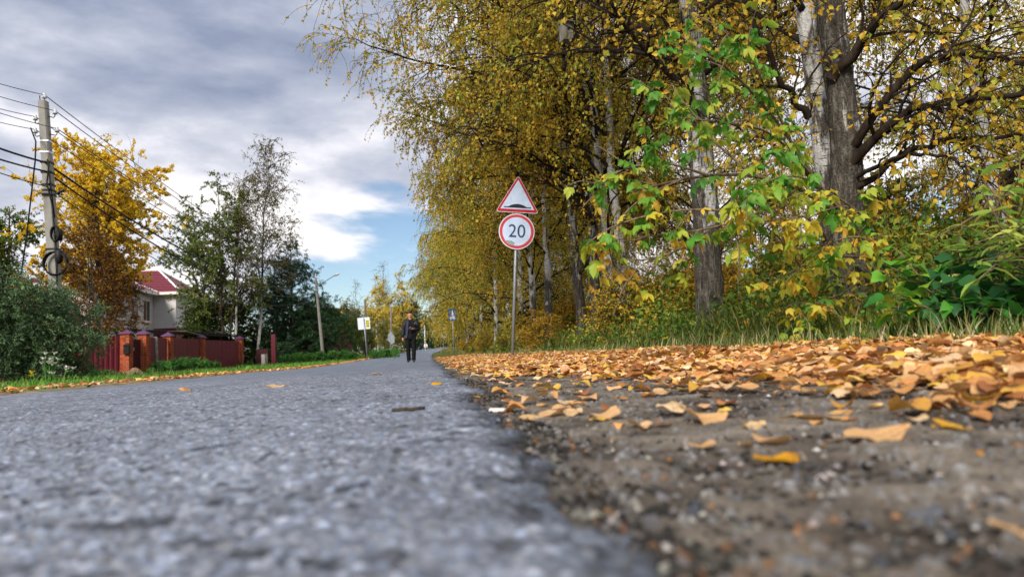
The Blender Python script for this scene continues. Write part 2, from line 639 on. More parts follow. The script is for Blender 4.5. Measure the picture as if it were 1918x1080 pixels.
# close-up sheet with its stones
yn = np.geomspace(0.20, 9.0, 520)
tn = np.linspace(0, 1, 560)
Ln = np.maximum(-3.7, -(0.92 * yn + 0.28))
Rn = edge(yn) + 0.050 * (vnoise(yn * 0, yn, 0.13, 10) - 0.5) + 0.030 * (vnoise(yn * 0, yn, 0.045, 9) - 0.5) + 0.016 * (vnoise(yn * 0, yn, 0.014, 8) - 0.5)
Xn = Ln[:, None] + (Rn - Ln)[:, None] * tn[None]
Yn = np.repeat(yn[:, None], len(tn), 1)
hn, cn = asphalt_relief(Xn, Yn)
fade = np.clip((9.0 - Yn) / 3.0, 0, 1)
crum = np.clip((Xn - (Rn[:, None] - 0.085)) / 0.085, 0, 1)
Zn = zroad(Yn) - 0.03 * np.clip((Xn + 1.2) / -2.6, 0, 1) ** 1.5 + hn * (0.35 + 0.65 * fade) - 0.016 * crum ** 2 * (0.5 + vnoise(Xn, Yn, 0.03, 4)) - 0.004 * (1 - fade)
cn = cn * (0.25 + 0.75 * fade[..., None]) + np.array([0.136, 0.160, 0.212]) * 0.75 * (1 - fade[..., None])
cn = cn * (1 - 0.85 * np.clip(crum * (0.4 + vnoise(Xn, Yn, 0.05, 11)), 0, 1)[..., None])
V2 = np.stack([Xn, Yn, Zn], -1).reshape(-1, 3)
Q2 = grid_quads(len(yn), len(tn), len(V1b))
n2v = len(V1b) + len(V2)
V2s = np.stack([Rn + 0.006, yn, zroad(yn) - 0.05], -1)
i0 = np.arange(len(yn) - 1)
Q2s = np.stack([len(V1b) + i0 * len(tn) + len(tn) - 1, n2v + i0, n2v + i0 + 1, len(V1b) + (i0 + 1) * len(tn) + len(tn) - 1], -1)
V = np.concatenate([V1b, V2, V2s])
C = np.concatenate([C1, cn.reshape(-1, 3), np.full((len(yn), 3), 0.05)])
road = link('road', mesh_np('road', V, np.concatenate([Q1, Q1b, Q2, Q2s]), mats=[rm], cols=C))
tag(road, kind='structure')

# tar joint across the road by the walker
tar = plain('tar_seam', lin('23211f'), 0.7, 0.3, var=0.3)
jp = []
for i in range(41):
    u = i / 40
    x_ = -3.6 + 3.85 * u
    y_ = 29.0 + 0.5 * u + 0.12 * math.sin(u * 19) + 0.06 * math.sin(u * 47)
    jp.append((x_, y_, float(zroad(y_)) + 0.002 - 0.03 * max(0, min(1, (x_ + 1.2) / -2.6)) ** 1.5))
mb = MB()
for i in range(40):
    (xa, ya, za), (xb, yb, zb) = jp[i], jp[i + 1]
    wd = 0.05 + 0.03 * math.sin(i * 1.7)
    mb.add([(xa, ya - wd, za), (xb, yb - wd, zb), (xb, yb + wd, zb), (xa, ya + wd, za)], [(0, 1, 2, 3)])
tag(mb.build('road_seam', tar), kind='structure')

# sandy shoulder on the right, near part in relief
sm, nt = newmat('sandy_shoulder')
t = nt.n('ShaderNodeTexCoord')
a = nt.n('ShaderNodeAttribute', attribute_name='Col')
nb = nt.noise(t.outputs['Object'], 180, 4, 0.7)
nc_ = nt.noise(t.outputs['Object'], 7, 5, 0.6)
c = nt.mix(1.0, a.outputs['Color'], nt.ramp(nb, [(0.3, (0.7, 0.7, 0.7, 1)), (0.7, (1.3, 1.3, 1.3, 1))]), 'MULTIPLY')
c = nt.mix(1.0, c, nt.ramp(nc_, [(0.35, (0.72, 0.70, 0.68, 1)), (0.65, (1.15, 1.15, 1.15, 1))]), 'MULTIPLY')
finish(nt, c, 0.92, 0.12, 0, nb, 0.7, 0.004)
yn = np.geomspace(0.22, 32.0, 420)
tn = np.linspace(0, 1, 380) ** 1.15
Ls = edge(yn) - 0.03
Rs = np.minimum(edge(yn) + 0.75 * yn + 0.35, 2.45 + bend(yn))
Xn = Ls[:, None] + (Rs - Ls)[:, None] * tn[None]
Yn = np.repeat(yn[:, None], len(tn), 1)
d1, r1 = worley(Xn, Yn, 0.017, 21)
d2, r2 = worley(Xn, Yn, 0.006, 22)
d3, r3 = worley(Xn, Yn, 0.034, 25)
stone = np.maximum((r1 > 0.84) * np.clip(1 - d1 / (0.2 + 0.25 * ((r1 * 31) % 1)), 0, 1) ** 0.5, (r3 > 0.90) * np.clip(1 - d3 / (0.2 + 0.2 * ((r3 * 17) % 1)), 0, 1) ** 0.5)
near = np.clip((5.0 - Yn) / 3.0, 0.0, 1.0)
soft = vnoise(Xn, Yn, 0.12, 23) * 0.6 + vnoise(Xn, Yn, 0.035, 24) * 0.4
h = 0.016 * (soft - 0.5) + near * (0.006 * stone * (0.6 + r1) + 0.0018 * np.clip(1 - d2, 0, 1))
Zn = terrain(Xn, Yn) + h
rr = ((r1 + r3) * 7.3) % 1.0
soil = np.array([0.172, 0.148, 0.122])
dk = np.array([0.055, 0.046, 0.040])
sc_ = np.stack([0.11 + 0.22 * rr, 0.12 + 0.21 * rr, 0.14 + 0.20 * rr], -1)
blend = np.clip(soft * 1.9 - 0.45, 0, 1)[..., None]
cs = dk * (1 - blend) + soil * blend
cs = cs * (0.8 + 0.5 * r2[..., None])
cs = cs * (1 - (stone * near)[..., None]) + sc_ * (stone * near)[..., None]
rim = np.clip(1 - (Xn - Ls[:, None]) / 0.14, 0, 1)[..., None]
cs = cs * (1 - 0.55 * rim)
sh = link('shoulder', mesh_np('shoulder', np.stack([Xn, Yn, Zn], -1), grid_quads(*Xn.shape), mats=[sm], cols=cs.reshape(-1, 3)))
tag(sh, kind='structure')

# worn dirt pull-in at the left edge of the road
yl = np.geomspace(2.5, 70, 90)
tl = np.linspace(0, 1, 26)
Lx = -3.80 + bend(yl) + 0.05
wl = 0.75 + 0.25 * np.sin(yl * 0.7) + 1.1 * np.exp(-((yl - 7.2) / 1.8) ** 2)
Xl = Lx[:, None] - wl[:, None] * tl[None]
Yl = np.repeat(yl[:, None], 26, 1)
Zl = terrain(Xl, Yl) + 0.008 + 0.02 * (vnoise(Xl, Yl, 0.3, 31) - 0.5)
cl = np.array([0.22, 0.185, 0.14]) * (0.7 + 0.6 * vnoise(Xl, Yl, 0.25, 32))[..., None]
o = link('dirt_edge', mesh_np('dirt_edge', np.stack([Xl, Yl, Zl], -1), grid_quads(*Xl.shape)[:, ::-1], mats=[sm], cols=cl.reshape(-1, 3)))
tag(o, kind='structure')


# ---------------------------------------------------------------- plant engine
def unit(v):
    return v / np.maximum(np.linalg.norm(v, axis=-1, keepdims=True), 1e-9)


def paths(rng, start, dirs, length, n, wig=0.15, lift=0.0, droop=0.0):
    """bundle of branch paths: (M, n+1, 3)"""
    Mn = len(start)
    pts = np.zeros((Mn, n + 1, 3))
    pts[:, 0] = start
    d = unit(np.array(dirs, float))
    step = (np.asarray(length, float) / n)[:, None]
    for i in range(n):
        tt = (i + 1) / n
        d = d + rng.normal(0, wig, (Mn, 3))
        d[:, 2] += lift * (1 - tt) - droop * tt
        d = unit(d)
        pts[:, i + 1] = pts[:, i] + d * step
    return pts


def tubes(pts, r0, r1, k=4, power=1.0):
    """quads for a bundle of tapering tubes"""
    Mn, n1, _ = pts.shape
    tan = np.empty_like(pts)
    tan[:, 1:-1] = pts[:, 2:] - pts[:, :-2]
    tan[:, 0] = pts[:, 1] - pts[:, 0]
    tan[:, -1] = pts[:, -1] - pts[:, -2]
    tan = unit(tan)
    ref = np.where(np.abs(tan[:, :1, 2:3]) > 0.8, np.array([1.0, 0, 0]), np.array([0, 0, 1.0]))
    ref = np.broadcast_to(ref, tan.shape)
    a = unit(np.cross(tan, ref))
    b = np.cross(tan, a)
    u = (np.linspace(0, 1, n1) ** power)[None, :]
    rad = np.asarray(r0)[:, None] * (1 - u) + np.asarray(r1)[:, None] * u
    ang = np.arange(k) * 2 * np.pi / k
    ring = (a[:, :, None, :] * np.cos(ang)[None, None, :, None] + b[:, :, None, :] * np.sin(ang)[None, None, :, None]) * rad[:, :, None, None]
    V = (pts[:, :, None, :] + ring).reshape(-1, 3)
    m_, i_, j_ = np.meshgrid(np.arange(Mn), np.arange(n1 - 1), np.arange(k), indexing='ij')
    q0 = (m_ * n1 + i_) * k
    q = np.stack([q0 + j_, q0 + (j_ + 1) % k, q0 + k + (j_ + 1) % k, q0 + k + j_], -1).reshape(-1, 4)
    return V, q


def on_paths(rng, pts, count, lo=0.2, hi=1.0, weights=None):
    """random places along a bundle: position, tangent, place 0..1, path number"""
    Mn, n1, _ = pts.shape
    if weights is None:
        weights = np.linalg.norm(pts[:, -1] - pts[:, 0], axis=1)
    weights = weights / weights.sum()
    idx = rng.choice(Mn, count, p=weights)
    u = rng.uniform(lo, hi, count)
    s = np.minimum((u * (n1 - 1)).astype(int), n1 - 2)
    fr = (u * (n1 - 1) - s)[:, None]
    p0, p1 = pts[idx, s], pts[idx, s + 1]
    return p0 * (1 - fr) + p1 * fr, unit(p1 - p0), u, idx


def side_dirs(rng, tan, ang, flat=0.0):
    r = rng.normal(0, 1, tan.shape)
    r[:, 2] *= (1 - flat)
    perp = unit(r - tan * (r * tan).sum(1, keepdims=True))
    a = ang[:, None] if hasattr(ang, '__len__') else ang
    return unit(tan * np.cos(a) + perp * np.sin(a))


def leaf_quads(rng, pos, size, hang=0.5, aspect=0.72, fold=0.18, horiz=0.0, axis=None):
    """one folded rhombic blade for every position: 4 vertices, 2 triangles"""
    n = len(pos)
    ax = rng.normal(0, 1, (n, 3)) if axis is None else axis + rng.normal(0, 0.35, (n, 3))
    ax[:, 2] -= hang * 1.6
    ax = unit(ax)
    nr = rng.normal(0, 1, (n, 3))
    nr[:, 2] += horiz * 2.5
    sd_ = unit(np.cross(ax, nr))
    nm = np.cross(sd_, ax)
    s = np.broadcast_to(np.asarray(size, float), (n,))[:, None]
    w_ = s * aspect * 0.5
    b = pos
    tip = pos + ax * s
    l_ = pos + ax * s * 0.42 - sd_ * w_ + nm * s * fold
    r_ = pos + ax * s * 0.42 + sd_ * w_ + nm * s * fold
    V = np.stack([b, l_, tip, r_], 1).reshape(-1, 3)
    i = np.arange(n)[:, None] * 4
    T = np.concatenate([i + np.array([[0, 2, 1]]), i + np.array([[0, 3, 2]])]).astype(np.int32)
    return V, T


def palette(rng, n, cols, weights, var=0.22, patch=None):
    """leaf colours drawn from a palette; patch (n values 0..1) clusters the choice"""
    cols = np.array([lin(c)[:3] for c in cols])
    w_ = np.array(weights, float)
    cum = np.cumsum(w_ / w_.sum())
    u = rng.random(n)
    if patch is not None:
        u = np.clip(0.5 * u + 0.5 * patch + 0.0, 0, 0.9999)
    k = np.searchsorted(cum, u).clip(0, len(cols) - 1)
    return cols[k] * rng.uniform(1 - var, 1 + var, (n, 1)) * rng.uniform(0.93, 1.07, (n, 3))


def lump(p, s, seed):
    """slow 3-D variation 0..1"""
    return (vnoise(p[:, 0] + p[:, 2] * 0.7, p[:, 1] - p[:, 2] * 0.6, s, seed) * 0.6 + vnoise(p[:, 0] - p[:, 1], p[:, 2] * 1.3, s * 0.6, seed + 1) * 0.4)


BIRCH_COLS = ['d0a636', 'e0b842', 'bea43a', 'b0ae44', '90a040', 'e6c454', 'a88436']


def before_sign(p):
    """the lane kept clear of branches between the road user and the speed sign"""
    rel = p - CAM
    dep = rel @ FWD
    px = CX + F_PX * (rel @ RGT) / np.maximum(dep, 0.1)
    py = CY - F_PX * (rel @ UPV) / np.maximum(dep, 0.1)
    return ((dep < 14.0) & (px > 905) & (px < 1035) & (py > 295) & (py < 700)) | ((dep < 36.5) & (px > 826) & (px < 870) & (py > 560) & (py < 700))


def make_tree_meshes(name, seed, H=11.0, r0=0.14, lean=(0, 0), first=0.2, n1=30, len1=0.34, ang1=(50, 75), lift1=0.05, droop1=0.12,
                     n2=260, len2=0.30, droop2=0.25, n3=1500, len3=0.68, droop3=1.1, leaves=12000, leaf=0.065, hang=0.6, aspect=0.75,
                     cols=BIRCH_COLS, wts=(3, 2.2, 2, 2.6, 1.8, 0.9, 0.6), barkmat='birch', leafmat_='leaf', top=0.12, stems=None, shape=None, colvar=0.22,
                     clump=0.0, at=None, rough=0.0, twig_r=0.0035, tk=4):
    rng = np.random.default_rng(seed)
    # trunk
    if stems is None:
        stems = [((0, 0), lean, 1.0, 1.0)]
    tV, tQ, off = [], [], 0
    trunks, hts, rads = [], [], []
    for (bx, by), ln, hk, rk in stems:
        n = 14
        wob = np.cumsum(rng.normal(0, 0.012, (n + 1, 2)), 0) * H * 0.25
        wob -= wob[0]
        if rough:
            wob = np.stack([np.interp(np.linspace(0, n, 241), np.arange(n + 1), wob[:, c]) for c in (0, 1)], -1)
            n = 240
        zz = np.linspace(0, 1, n + 1)
        pt = np.stack([bx + ln[0] * H * hk * zz + wob[:, 0], by + ln[1] * H * hk * zz + wob[:, 1], zz * H * hk - 0.15], -1)[None]
        kk = 44 if rough else 12
        v_, q_ = tubes(pt, np.array([r0 * rk]), np.array([r0 * rk * top]), kk, 0.85)
        if rough:
            ctr = np.repeat(pt[0], kk, 0)
            out = v_ - ctr
            aa = np.arctan2(out[:, 1], out[:, 0])
            ca, sa = np.cos(aa) * 0.13 + 7, np.sin(aa) * 0.13 + 7
            zq = v_[:, 2]
            rid = vnoise(ca + zq * 0.11, sa - zq * 0.08, 0.022, 81) * 0.55 + vnoise(ca + sa * 0.5, zq, 0.05, 82) * 0.25 + vnoise(ca * 2 - sa, zq, 0.30, 83) * 0.4
            v_ = ctr + out * (1 + rough * (rid - 0.6))[:, None]
        # root flare
        zv = v_[:, 2]
        cxy = np.array([bx, by])
        fl = 1 + 0.45 * np.exp(-np.maximum(zv + 0.1, 0) / 0.22)
        v_[:, :2] = cxy + (v_[:, :2] - cxy) * fl[:, None]
        tV.append(v_)
        tQ.append(q_ + off)
        off += len(v_)
        trunks.append(pt[0])
        hts.append(H * hk)
        rads.append(r0 * rk)
    TP = np.stack(trunks)
    ntq = sum(len(q) for q in tQ)
    # limbs
    p1, t1, u1, k1 = on_paths(rng, TP, n1, first, 0.97, np.array(hts) ** 1.5)
    az = np.arange(n1) * 2.399963 + rng.normal(0, 0.3, n1)
    el = np.radians(rng.uniform(ang1[0], ang1[1], n1)) * (1 - 0.45 * u1)
    d1_ = np.stack([np.cos(az) * np.sin(el), np.sin(az) * np.sin(el), np.cos(el)], -1)
    rel = (u1 - first) / (1 - first)
    prof = (1 - rel) ** 0.75 * (0.55 + 0.9 * np.minimum(rel * 3, 1) * 0.6) + 0.10 if shape is None else shape(rel)
    L1 = H * len1 * prof * rng.uniform(0.75, 1.2, n1)
    B1 = paths(rng, p1, d1_, L1, 9, 0.10, lift1, droop1)
    rl = np.array(rads)[k1] * (1 - u1 * 0.85) * 0.42
    v_, q_ = tubes(B1, rl, np.full(n1, 0.005), 6, 0.7)
    tV.append(v_)
    tQ.append(q_ + off)
    # second order
    p2, t2, u2, k2 = on_paths(rng, B1, n2, 0.15, 1.0)
    d2_ = side_dirs(rng, t2, np.radians(rng.uniform(30, 70, n2)), 0.3)
    L2 = L1[k2] * len2 * rng.uniform(0.6, 1.3, n2) * (1.25 - 0.6 * u2) + 0.25
    B2 = paths(rng, p2, d2_, L2, 6, 0.14, 0.02, droop2)
    if at is not None:
        ok = ~before_sign(B2 + np.asarray(at)).any(1)
        B2, k2, n2 = B2[ok], k2[ok], int(ok.sum())
    v2_, q2_ = tubes(B2, np.clip(rl[k2] * 0.35, 0.006, 0.03), np.full(n2, 0.003), 4, 0.8)
    # twigs
    ends = B2
    p3, t3, u3, k3 = on_paths(rng, ends, n3, 0.1, 1.0)
    d3_ = side_dirs(rng, t3, np.radians(rng.uniform(25, 75, n3)), 0.1)
    L3 = len3 * rng.uniform(0.5, 1.4, n3)
    B3 = paths(rng, p3, d3_, L3, 4, 0.16, 0.0, droop3)
    if at is not None:
        ok = ~before_sign(B3 + np.asarray(at)).any(1)
        B3, L3, n3 = B3[ok], L3[ok], int(ok.sum())
    v3_, q3_ = tubes(B3, np.full(n3, twig_r * 1.3), np.full(n3, twig_r * 0.5), 3)
    # leaves
    w3 = L3 * (1.0 if clump == 0 else np.clip((lump(B3[:, 2], clump, seed) - 0.30) * 3, 0.02, 1))
    p4, t4, u4, k4 = on_paths(rng, B3, leaves, 0.05, 1.0, w3)
    p4 = p4 + rng.normal(0, 0.015, p4.shape)
    sz = leaf * rng.uniform(0.6, 1.25, leaves)
    v4_, T4 = leaf_quads(rng, p4, sz, hang, aspect, 0.15, 0.0)
    lc = palette(rng, leaves, cols, wts, colvar, lump(p4, 0.9, seed + 5))
    nb_ = len(v2_)
    nV = np.concatenate([v2_, v3_, v4_])
    nQ = np.concatenate([q2_, q3_ + nb_])
    nT = T4 + nb_ + len(v3_)
    cc = np.concatenate([np.full((nb_ + len(v3_), 3), 0.05), np.repeat(lc, 4, 0)])
    tq = np.concatenate(tQ)
    trunk = mesh_np(name + '_trunk', np.concatenate(tV), tq, mats=[M[barkmat], M['twig']], qmat=(np.arange(len(tq)) >= ntq).astype(np.int32) if barkmat.startswith('birch') else 0)
    crown = mesh_np(name + '_crown', nV, nQ, nT, mats=[M['twig'], M[leafmat_]], qmat=0, tmat=1, cols=cc, smooth=False)
    return trunk, crown


def tree_obj(name, meshes, loc, rz=0.0, s=1.0, label='', cat='tree', group=None, tilt=None):
    e = empty(name, loc, rz)
    e.scale = (s, s, s)
    if tilt:
        e.rotation_euler = (tilt[0], tilt[1], rz)
    link('trunk', meshes[0], e)
    link('crown', meshes[1], e)
    tag(e, label, cat, group)
    return e


def add_limb(tree, pts, r0, r1, seed, side=14, len2=0.9, twigs=80, len3=0.4, leaves=500, leaf=0.058, droop=0.55, cols=BIRCH_COLS, wts=(3, 2.4, 2, 1.6, 1.0, 1.0, 0.8), name='limb'):
    """a bough along given world points, with its twigs and leaves, as parts of a tree"""
    rng = np.random.default_rng(seed)
    W = np.array(pts, float)
    tt = np.linspace(0, 1, len(W))
    ts = np.linspace(0, 1, 15)
    line = np.stack([np.interp(ts, tt, W[:, i]) for i in range(3)], -1)
    for _ in range(2):
        line[1:-1] = (line[:-2] + 2 * line[1:-1] + line[2:]) / 4
    line[1:-1] += rng.normal(0, 0.018, (13, 3))
    off = np.array(tree.location)
    line = line - off
    Bl = line[None]
    v1, q1 = tubes(Bl, np.array([r0]), np.array([r1]), 7, 0.8)
    lm = mesh_np(name, v1, q1, mats=[M['twig']])
    o = link(name, lm, tree)
    p2, t2, u2, _ = on_paths(rng, Bl, side, 0.12, 1.0)
    d2 = side_dirs(rng, t2, np.radians(rng.uniform(25, 65, side)), 0.2)
    L2 = len2 * rng.uniform(0.5, 1.3, side) * (1.2 - 0.6 * u2)
    B2 = paths(rng, p2, d2, L2, 7, 0.16, 0.05, 0.12)
    v2, q2 = tubes(B2, np.clip(r0 * 0.4 * (1.1 - u2), 0.005, 0.03), np.full(side, 0.003), 5)
    p3, t3, u3, _ = on_paths(rng, np.concatenate([B2[:, ::1]]), twigs, 0.1, 1.0)
    d3 = side_dirs(rng, t3, np.radians(rng.uniform(25, 70, twigs)), 0.1)
    B3 = paths(rng, p3, d3, len3 * rng.uniform(0.5, 1.5, twigs), 5, 0.15, 0.0, droop)
    v3, q3 = tubes(B3, np.full(twigs, 0.004), np.full(twigs, 0.0018), 3)
    p4, t4, u4, _ = on_paths(rng, B3, leaves, 0.05, 1.0)
    v4, T4 = leaf_quads(rng, p4, leaf * rng.uniform(0.6, 1.2, leaves), 0.6, 0.78, 0.15)
    lc = palette(rng, leaves, cols, wts, 0.22, lump(p4, 0.6, seed + 3))
    n2_, n3_ = len(v2), len(v3)
    cm = mesh_np('spray', np.concatenate([v2, v3, v4]), np.concatenate([q2, q3 + n2_]), T4 + n2_ + n3_, mats=[M['twig'], M['leaf']], qmat=0, tmat=1,
                 cols=np.concatenate([np.full((n2_ + n3_, 3), 0.05), np.repeat(lc, 4, 0)]), smooth=False)
    s = link('spray', cm, o)
    return o


# ---------------------------------------------------------------- the birch row and the wood on the right
BA = make_tree_meshes('birch_a', 11, clump=1.0, H=12.5, r0=0.13, first=0.16, n1=40, len1=0.36, n2=460, n3=3200, leaves=38000, leaf=0.066, barkmat='birch')
BB = make_tree_meshes('birch_b', 12, clump=1.0, H=11.0, r0=0.11, first=0.12, n1=36, len1=0.36, n2=440, n3=3000, leaves=36000, leaf=0.066, lean=(-0.02, 0.01), barkmat='birch_white',
                      wts=(2.5, 2.5, 2, 2.4, 1.8, 1, 0.5))
BC = make_tree_meshes('birch_c', 13, clump=1.0, H=14.0, r0=0.15, first=0.22, n1=42, len1=0.33, n2=460, n3=3200, leaves=38000, leaf=0.068, lean=(0.015, 0.0), barkmat='birch_grey')
BD = make_tree_meshes('birch_d', 14, clump=1.0, H=12.0, r0=0.12, first=0.08, n1=44, len1=0.36, ang1=(60, 85), droop1=0.2, n2=500, n3=3600, len3=0.7, leaves=44000, leaf=0.07, barkmat='birch_white',
                      wts=(2, 2.2, 2, 3, 2.2, 1, 0.5))

# the pair of big trunks close by
big1 = tree_obj('birch_tree', make_tree_meshes('birch_near_white', 21, rough=0.10, clump=0.9, at=G(1606, 5.9), H=13, r0=0.105, lean=(-0.035, 0.0), first=0.2, n1=30, n2=260, n3=1500, leaves=13000, leaf=0.058, barkmat='birch_patched', top=0.3),
                G(1606, 5.9), 0, 1, 'tall birch with white peeling bark patch, close beside the dark rough trunk')
big2 = tree_obj('birch_tree', make_tree_meshes('birch_near_dark', 22, rough=0.34, clump=0.9, at=G(1618, 5.7), H=13, r0=0.138, lean=(-0.035, 0.0), first=0.24, n1=26, n2=240, n3=1300, leaves=11000, leaf=0.058, barkmat='birch_dark', top=0.3),
                G(1618, 5.7), 0, 1, 'thick dark rough-barked birch with long boughs reaching towards the right edge')
big3 = tree_obj('birch_tree', make_tree_meshes('birch_near_grey', 23, rough=0.18, clump=0.9, at=G(1334, 7.8), H=12, r0=0.165, lean=(-0.03, 0.0), first=0.22, n1=30, n2=300, n3=1700, leaves=15000, leaf=0.06, barkmat='birch_grey', top=0.25),
                G(1334, 7.8), 0, 1, 'grey birch trunk standing behind the light green box elder leaves')
rowlab = 'white-stemmed birch in the roadside row past the speed sign'
for i, (px, d, ms, s, rz, lab) in enumerate([
        (1172, 11.4, make_tree_meshes('birch_row_a', 15, clump=0.9, at=G(1172, 11.4), H=11.0, r0=0.10, first=0.12, n1=36, len1=0.33, n2=380, n3=2400, leaves=24000, leaf=0.062, barkmat='birch_white'), 1.0, 0.0, 'slim white birch with a dark-ringed stem just right of the dark twin trunks'),
        (1144, 12.3, make_tree_meshes('birch_row_b', 16, clump=0.9, at=G(1144, 12.3), H=12.0, r0=0.11, first=0.14, n1=38, len1=0.35, n2=380, n3=2400, leaves=25000, leaf=0.062, lean=(-0.03, 0), barkmat='birch_white', wts=(2.5, 2.5, 2, 2.4, 1.8, 1, 0.5)), 1.0, 0.0, 'slim white birch leaning left, second stem behind the green maple leaves'),
        (1094, 15.2, make_tree_meshes('birch_row_c', 17, clump=0.9, at=G(1094, 15.2), H=12.0, r0=0.13, first=0.14, n1=38, len1=0.33, n2=400, n3=2500, leaves=27000, leaf=0.064, barkmat='birch_grey'), 1.0, 0.0, 'grey-stemmed birch midway between the speed sign and the green leaves'),
        (1030, 18.5, BC, 0.8, 1.0, 'dark-stemmed birch a little right of the speed sign post'),
        (1003, 20.5, BA, 0.9, 5.2, 'dark thin birch standing just behind the speed sign post'),
        (975, 24.5, make_tree_meshes('birch_row_d', 18, clump=0.9, at=G(975, 24.5), H=12.0, r0=0.12, first=0.08, n1=44, len1=0.36, ang1=(60, 85), droop1=0.2, n2=500, n3=3600, len3=0.7, leaves=40000, leaf=0.07, barkmat='birch_white', wts=(2, 2.2, 2, 3, 2.2, 1, 0.5)), 1.0, 0.0, 'drooping birch directly behind the speed limit disc'),
        (930, 31.0, make_tree_meshes('birch_row_e', 19, clump=0.9, at=G(930, 31.0), H=12.0, r0=0.12, first=0.08, n1=44, len1=0.36, ang1=(60, 85), droop1=0.2, n2=500, n3=3600, len3=0.7, leaves=40000, leaf=0.07, barkmat='birch_white', wts=(2, 2.2, 2, 3, 2.2, 1, 0.5)), 1.0, 0.0, 'white birch stem seen left of the speed sign post'),
        (905, 39.0, BD, 1.0, 4.4, rowlab), (893, 45, BD, 1.1, 1.4, rowlab), (880, 53, BD, 1.1, 5.5, rowlab), (872, 62, BD, 1.15, 2.0, rowlab),
        (868, 72, BB, 1.2, 0.2, rowlab)]):
    tree_obj('birch_tree', ms, G(px, d), rz, s, lab, 'tree', 'birches along the right side of the road')

rng = np.random.default_rng(5)
lab2 = 'yellowing birch deeper in the wood behind the roadside row'
k = 0
for (lat, y0, y1, st) in ((6.6, 7.2, 60, 5.0), (12.5, 14, 58, 8.0)):
    y = y0
    while y < y1:
        ms = (BA, BB, BC, BD)[k % 4]
        x_, y_ = lat + rng.uniform(-1.3, 1.3), y + rng.uniform(-1, 1)
        tree_obj('birch_tree', ms, (x_, y_, float(terrain(x_, y_))), rng.uniform(0, 6.28), rng.uniform(0.72, 1.0), lab2, 'tree', 'birches in the wood behind the row')
        y += st * (1 + 0.02 * y)
        k += 1

# boughs one can follow in the picture
over = tree_obj('birch_tree', make_tree_meshes('birch_overhang', 31, clump=0.9, at=G(1120, 14.2), H=13.5, r0=0.14, lean=(-0.02, -0.01), first=0.2, n1=40, len1=0.38, ang1=(55, 85), n2=420, n3=2400, leaves=22000, leaf=0.06, barkmat='birch_grey', droop1=0.16),
                G(1120, 14.2), 0.0, 1, 'tall birch whose long boughs hang out over the road at the top')
add_limb(over, [P(1110, 330, 14.2), P(1060, 240, 14.2), P(980, 160, 14.2), P(860, 128, 14.0), P(750, 108, 13.6), P(660, 70, 13.2)], 0.07, 0.008, 41, 44, 1.5, 420, 0.7, 3600, 0.062)
add_limb(over, [P(1105, 200, 14.2), P(1020, 60, 14.0), P(900, -20, 13.6), P(780, -60, 13.2), P(650, -40, 12.8)], 0.07, 0.008, 42, 46, 1.5, 420, 0.8, 3600, 0.062)
add_limb(over, [P(1112, 420, 14.2), P(1050, 320, 14.4), P(960, 290, 14.6), P(850, 240, 14.8), P(760, 210, 15.0)], 0.06, 0.007, 43, 40, 1.2, 380, 0.6, 3600, 0.062)
add_limb(over, [P(1112, 380, 14.4), P(1010, 330, 14.8), P(930, 330, 15.2), P(880, 335, 15.5), P(830, 345, 16.0)], 0.045, 0.006, 44, 34, 1.1, 320, 0.6, 3000, 0.062)
add_limb(over, [P(1105, 100, 14.2), P(1000, -60, 13.8), P(900, -140, 13.4), P(800, -180, 13.0)], 0.07, 0.008, 53, 40, 1.6, 360, 0.9, 3000, 0.062)
add_limb(big2, [P(1578, 330, 5.75), P(1660, 225, 5.4), P(1740, 195, 5.2), P(1830, 180, 5.0), P(1950, 185, 4.8)], 0.045, 0.02, 45, 16, 0.8, 90, 0.4, 420)
add_limb(big2, [P(1582, 370, 5.75), P(1680, 290, 5.4), P(1760, 262, 5.2), P(1850, 258, 5.0), P(1960, 250, 4.9)], 0.032, 0.012, 46, 14, 0.8, 80, 0.4, 330)
add_limb(big2, [P(1576, 300, 5.75), P(1700, 130, 5.3), P(1790, 95, 5.1), P(1880, 120, 5.0), P(1980, 110, 4.8)], 0.04, 0.016, 47, 16, 0.8, 90, 0.4, 420)
add_limb(big2, [P(1556, 150, 5.75), P(1640, 40, 5.5), P(1720, -30, 5.3), P(1800, -80, 5.2)], 0.05, 0.02, 48, 14, 0.8, 80, 0.4, 380)
add_limb(big2, [P(1580, 345, 5.75), P(1700, 285, 5.2), P(1780, 300, 4.9), P(1850, 330, 4.7)], 0.022, 0.006, 49, 12, 0.7, 70, 0.35, 300)
add_limb(big1, [P(1514, 220, 5.95), P(1470, 160, 5.8), P(1420, 60, 5.7), P(1400, -40, 5.6)], 0.035, 0.012, 50, 16, 0.8, 110, 0.4, 600)
add_limb(big1, [P(1528, 350, 5.95), P(1480, 280, 5.8), P(1400, 250, 5.7), P(1300, 200, 5.6)], 0.025, 0.006, 51, 14, 0.7, 100, 0.4, 600)
add_limb(big3, [P(1318, 260, 7.8), P(1270, 110, 7.7), P(1240, 0, 7.6), P(1225, -80, 7.5)], 0.06, 0.03, 52, 14, 0.9, 120, 0.4, 700)

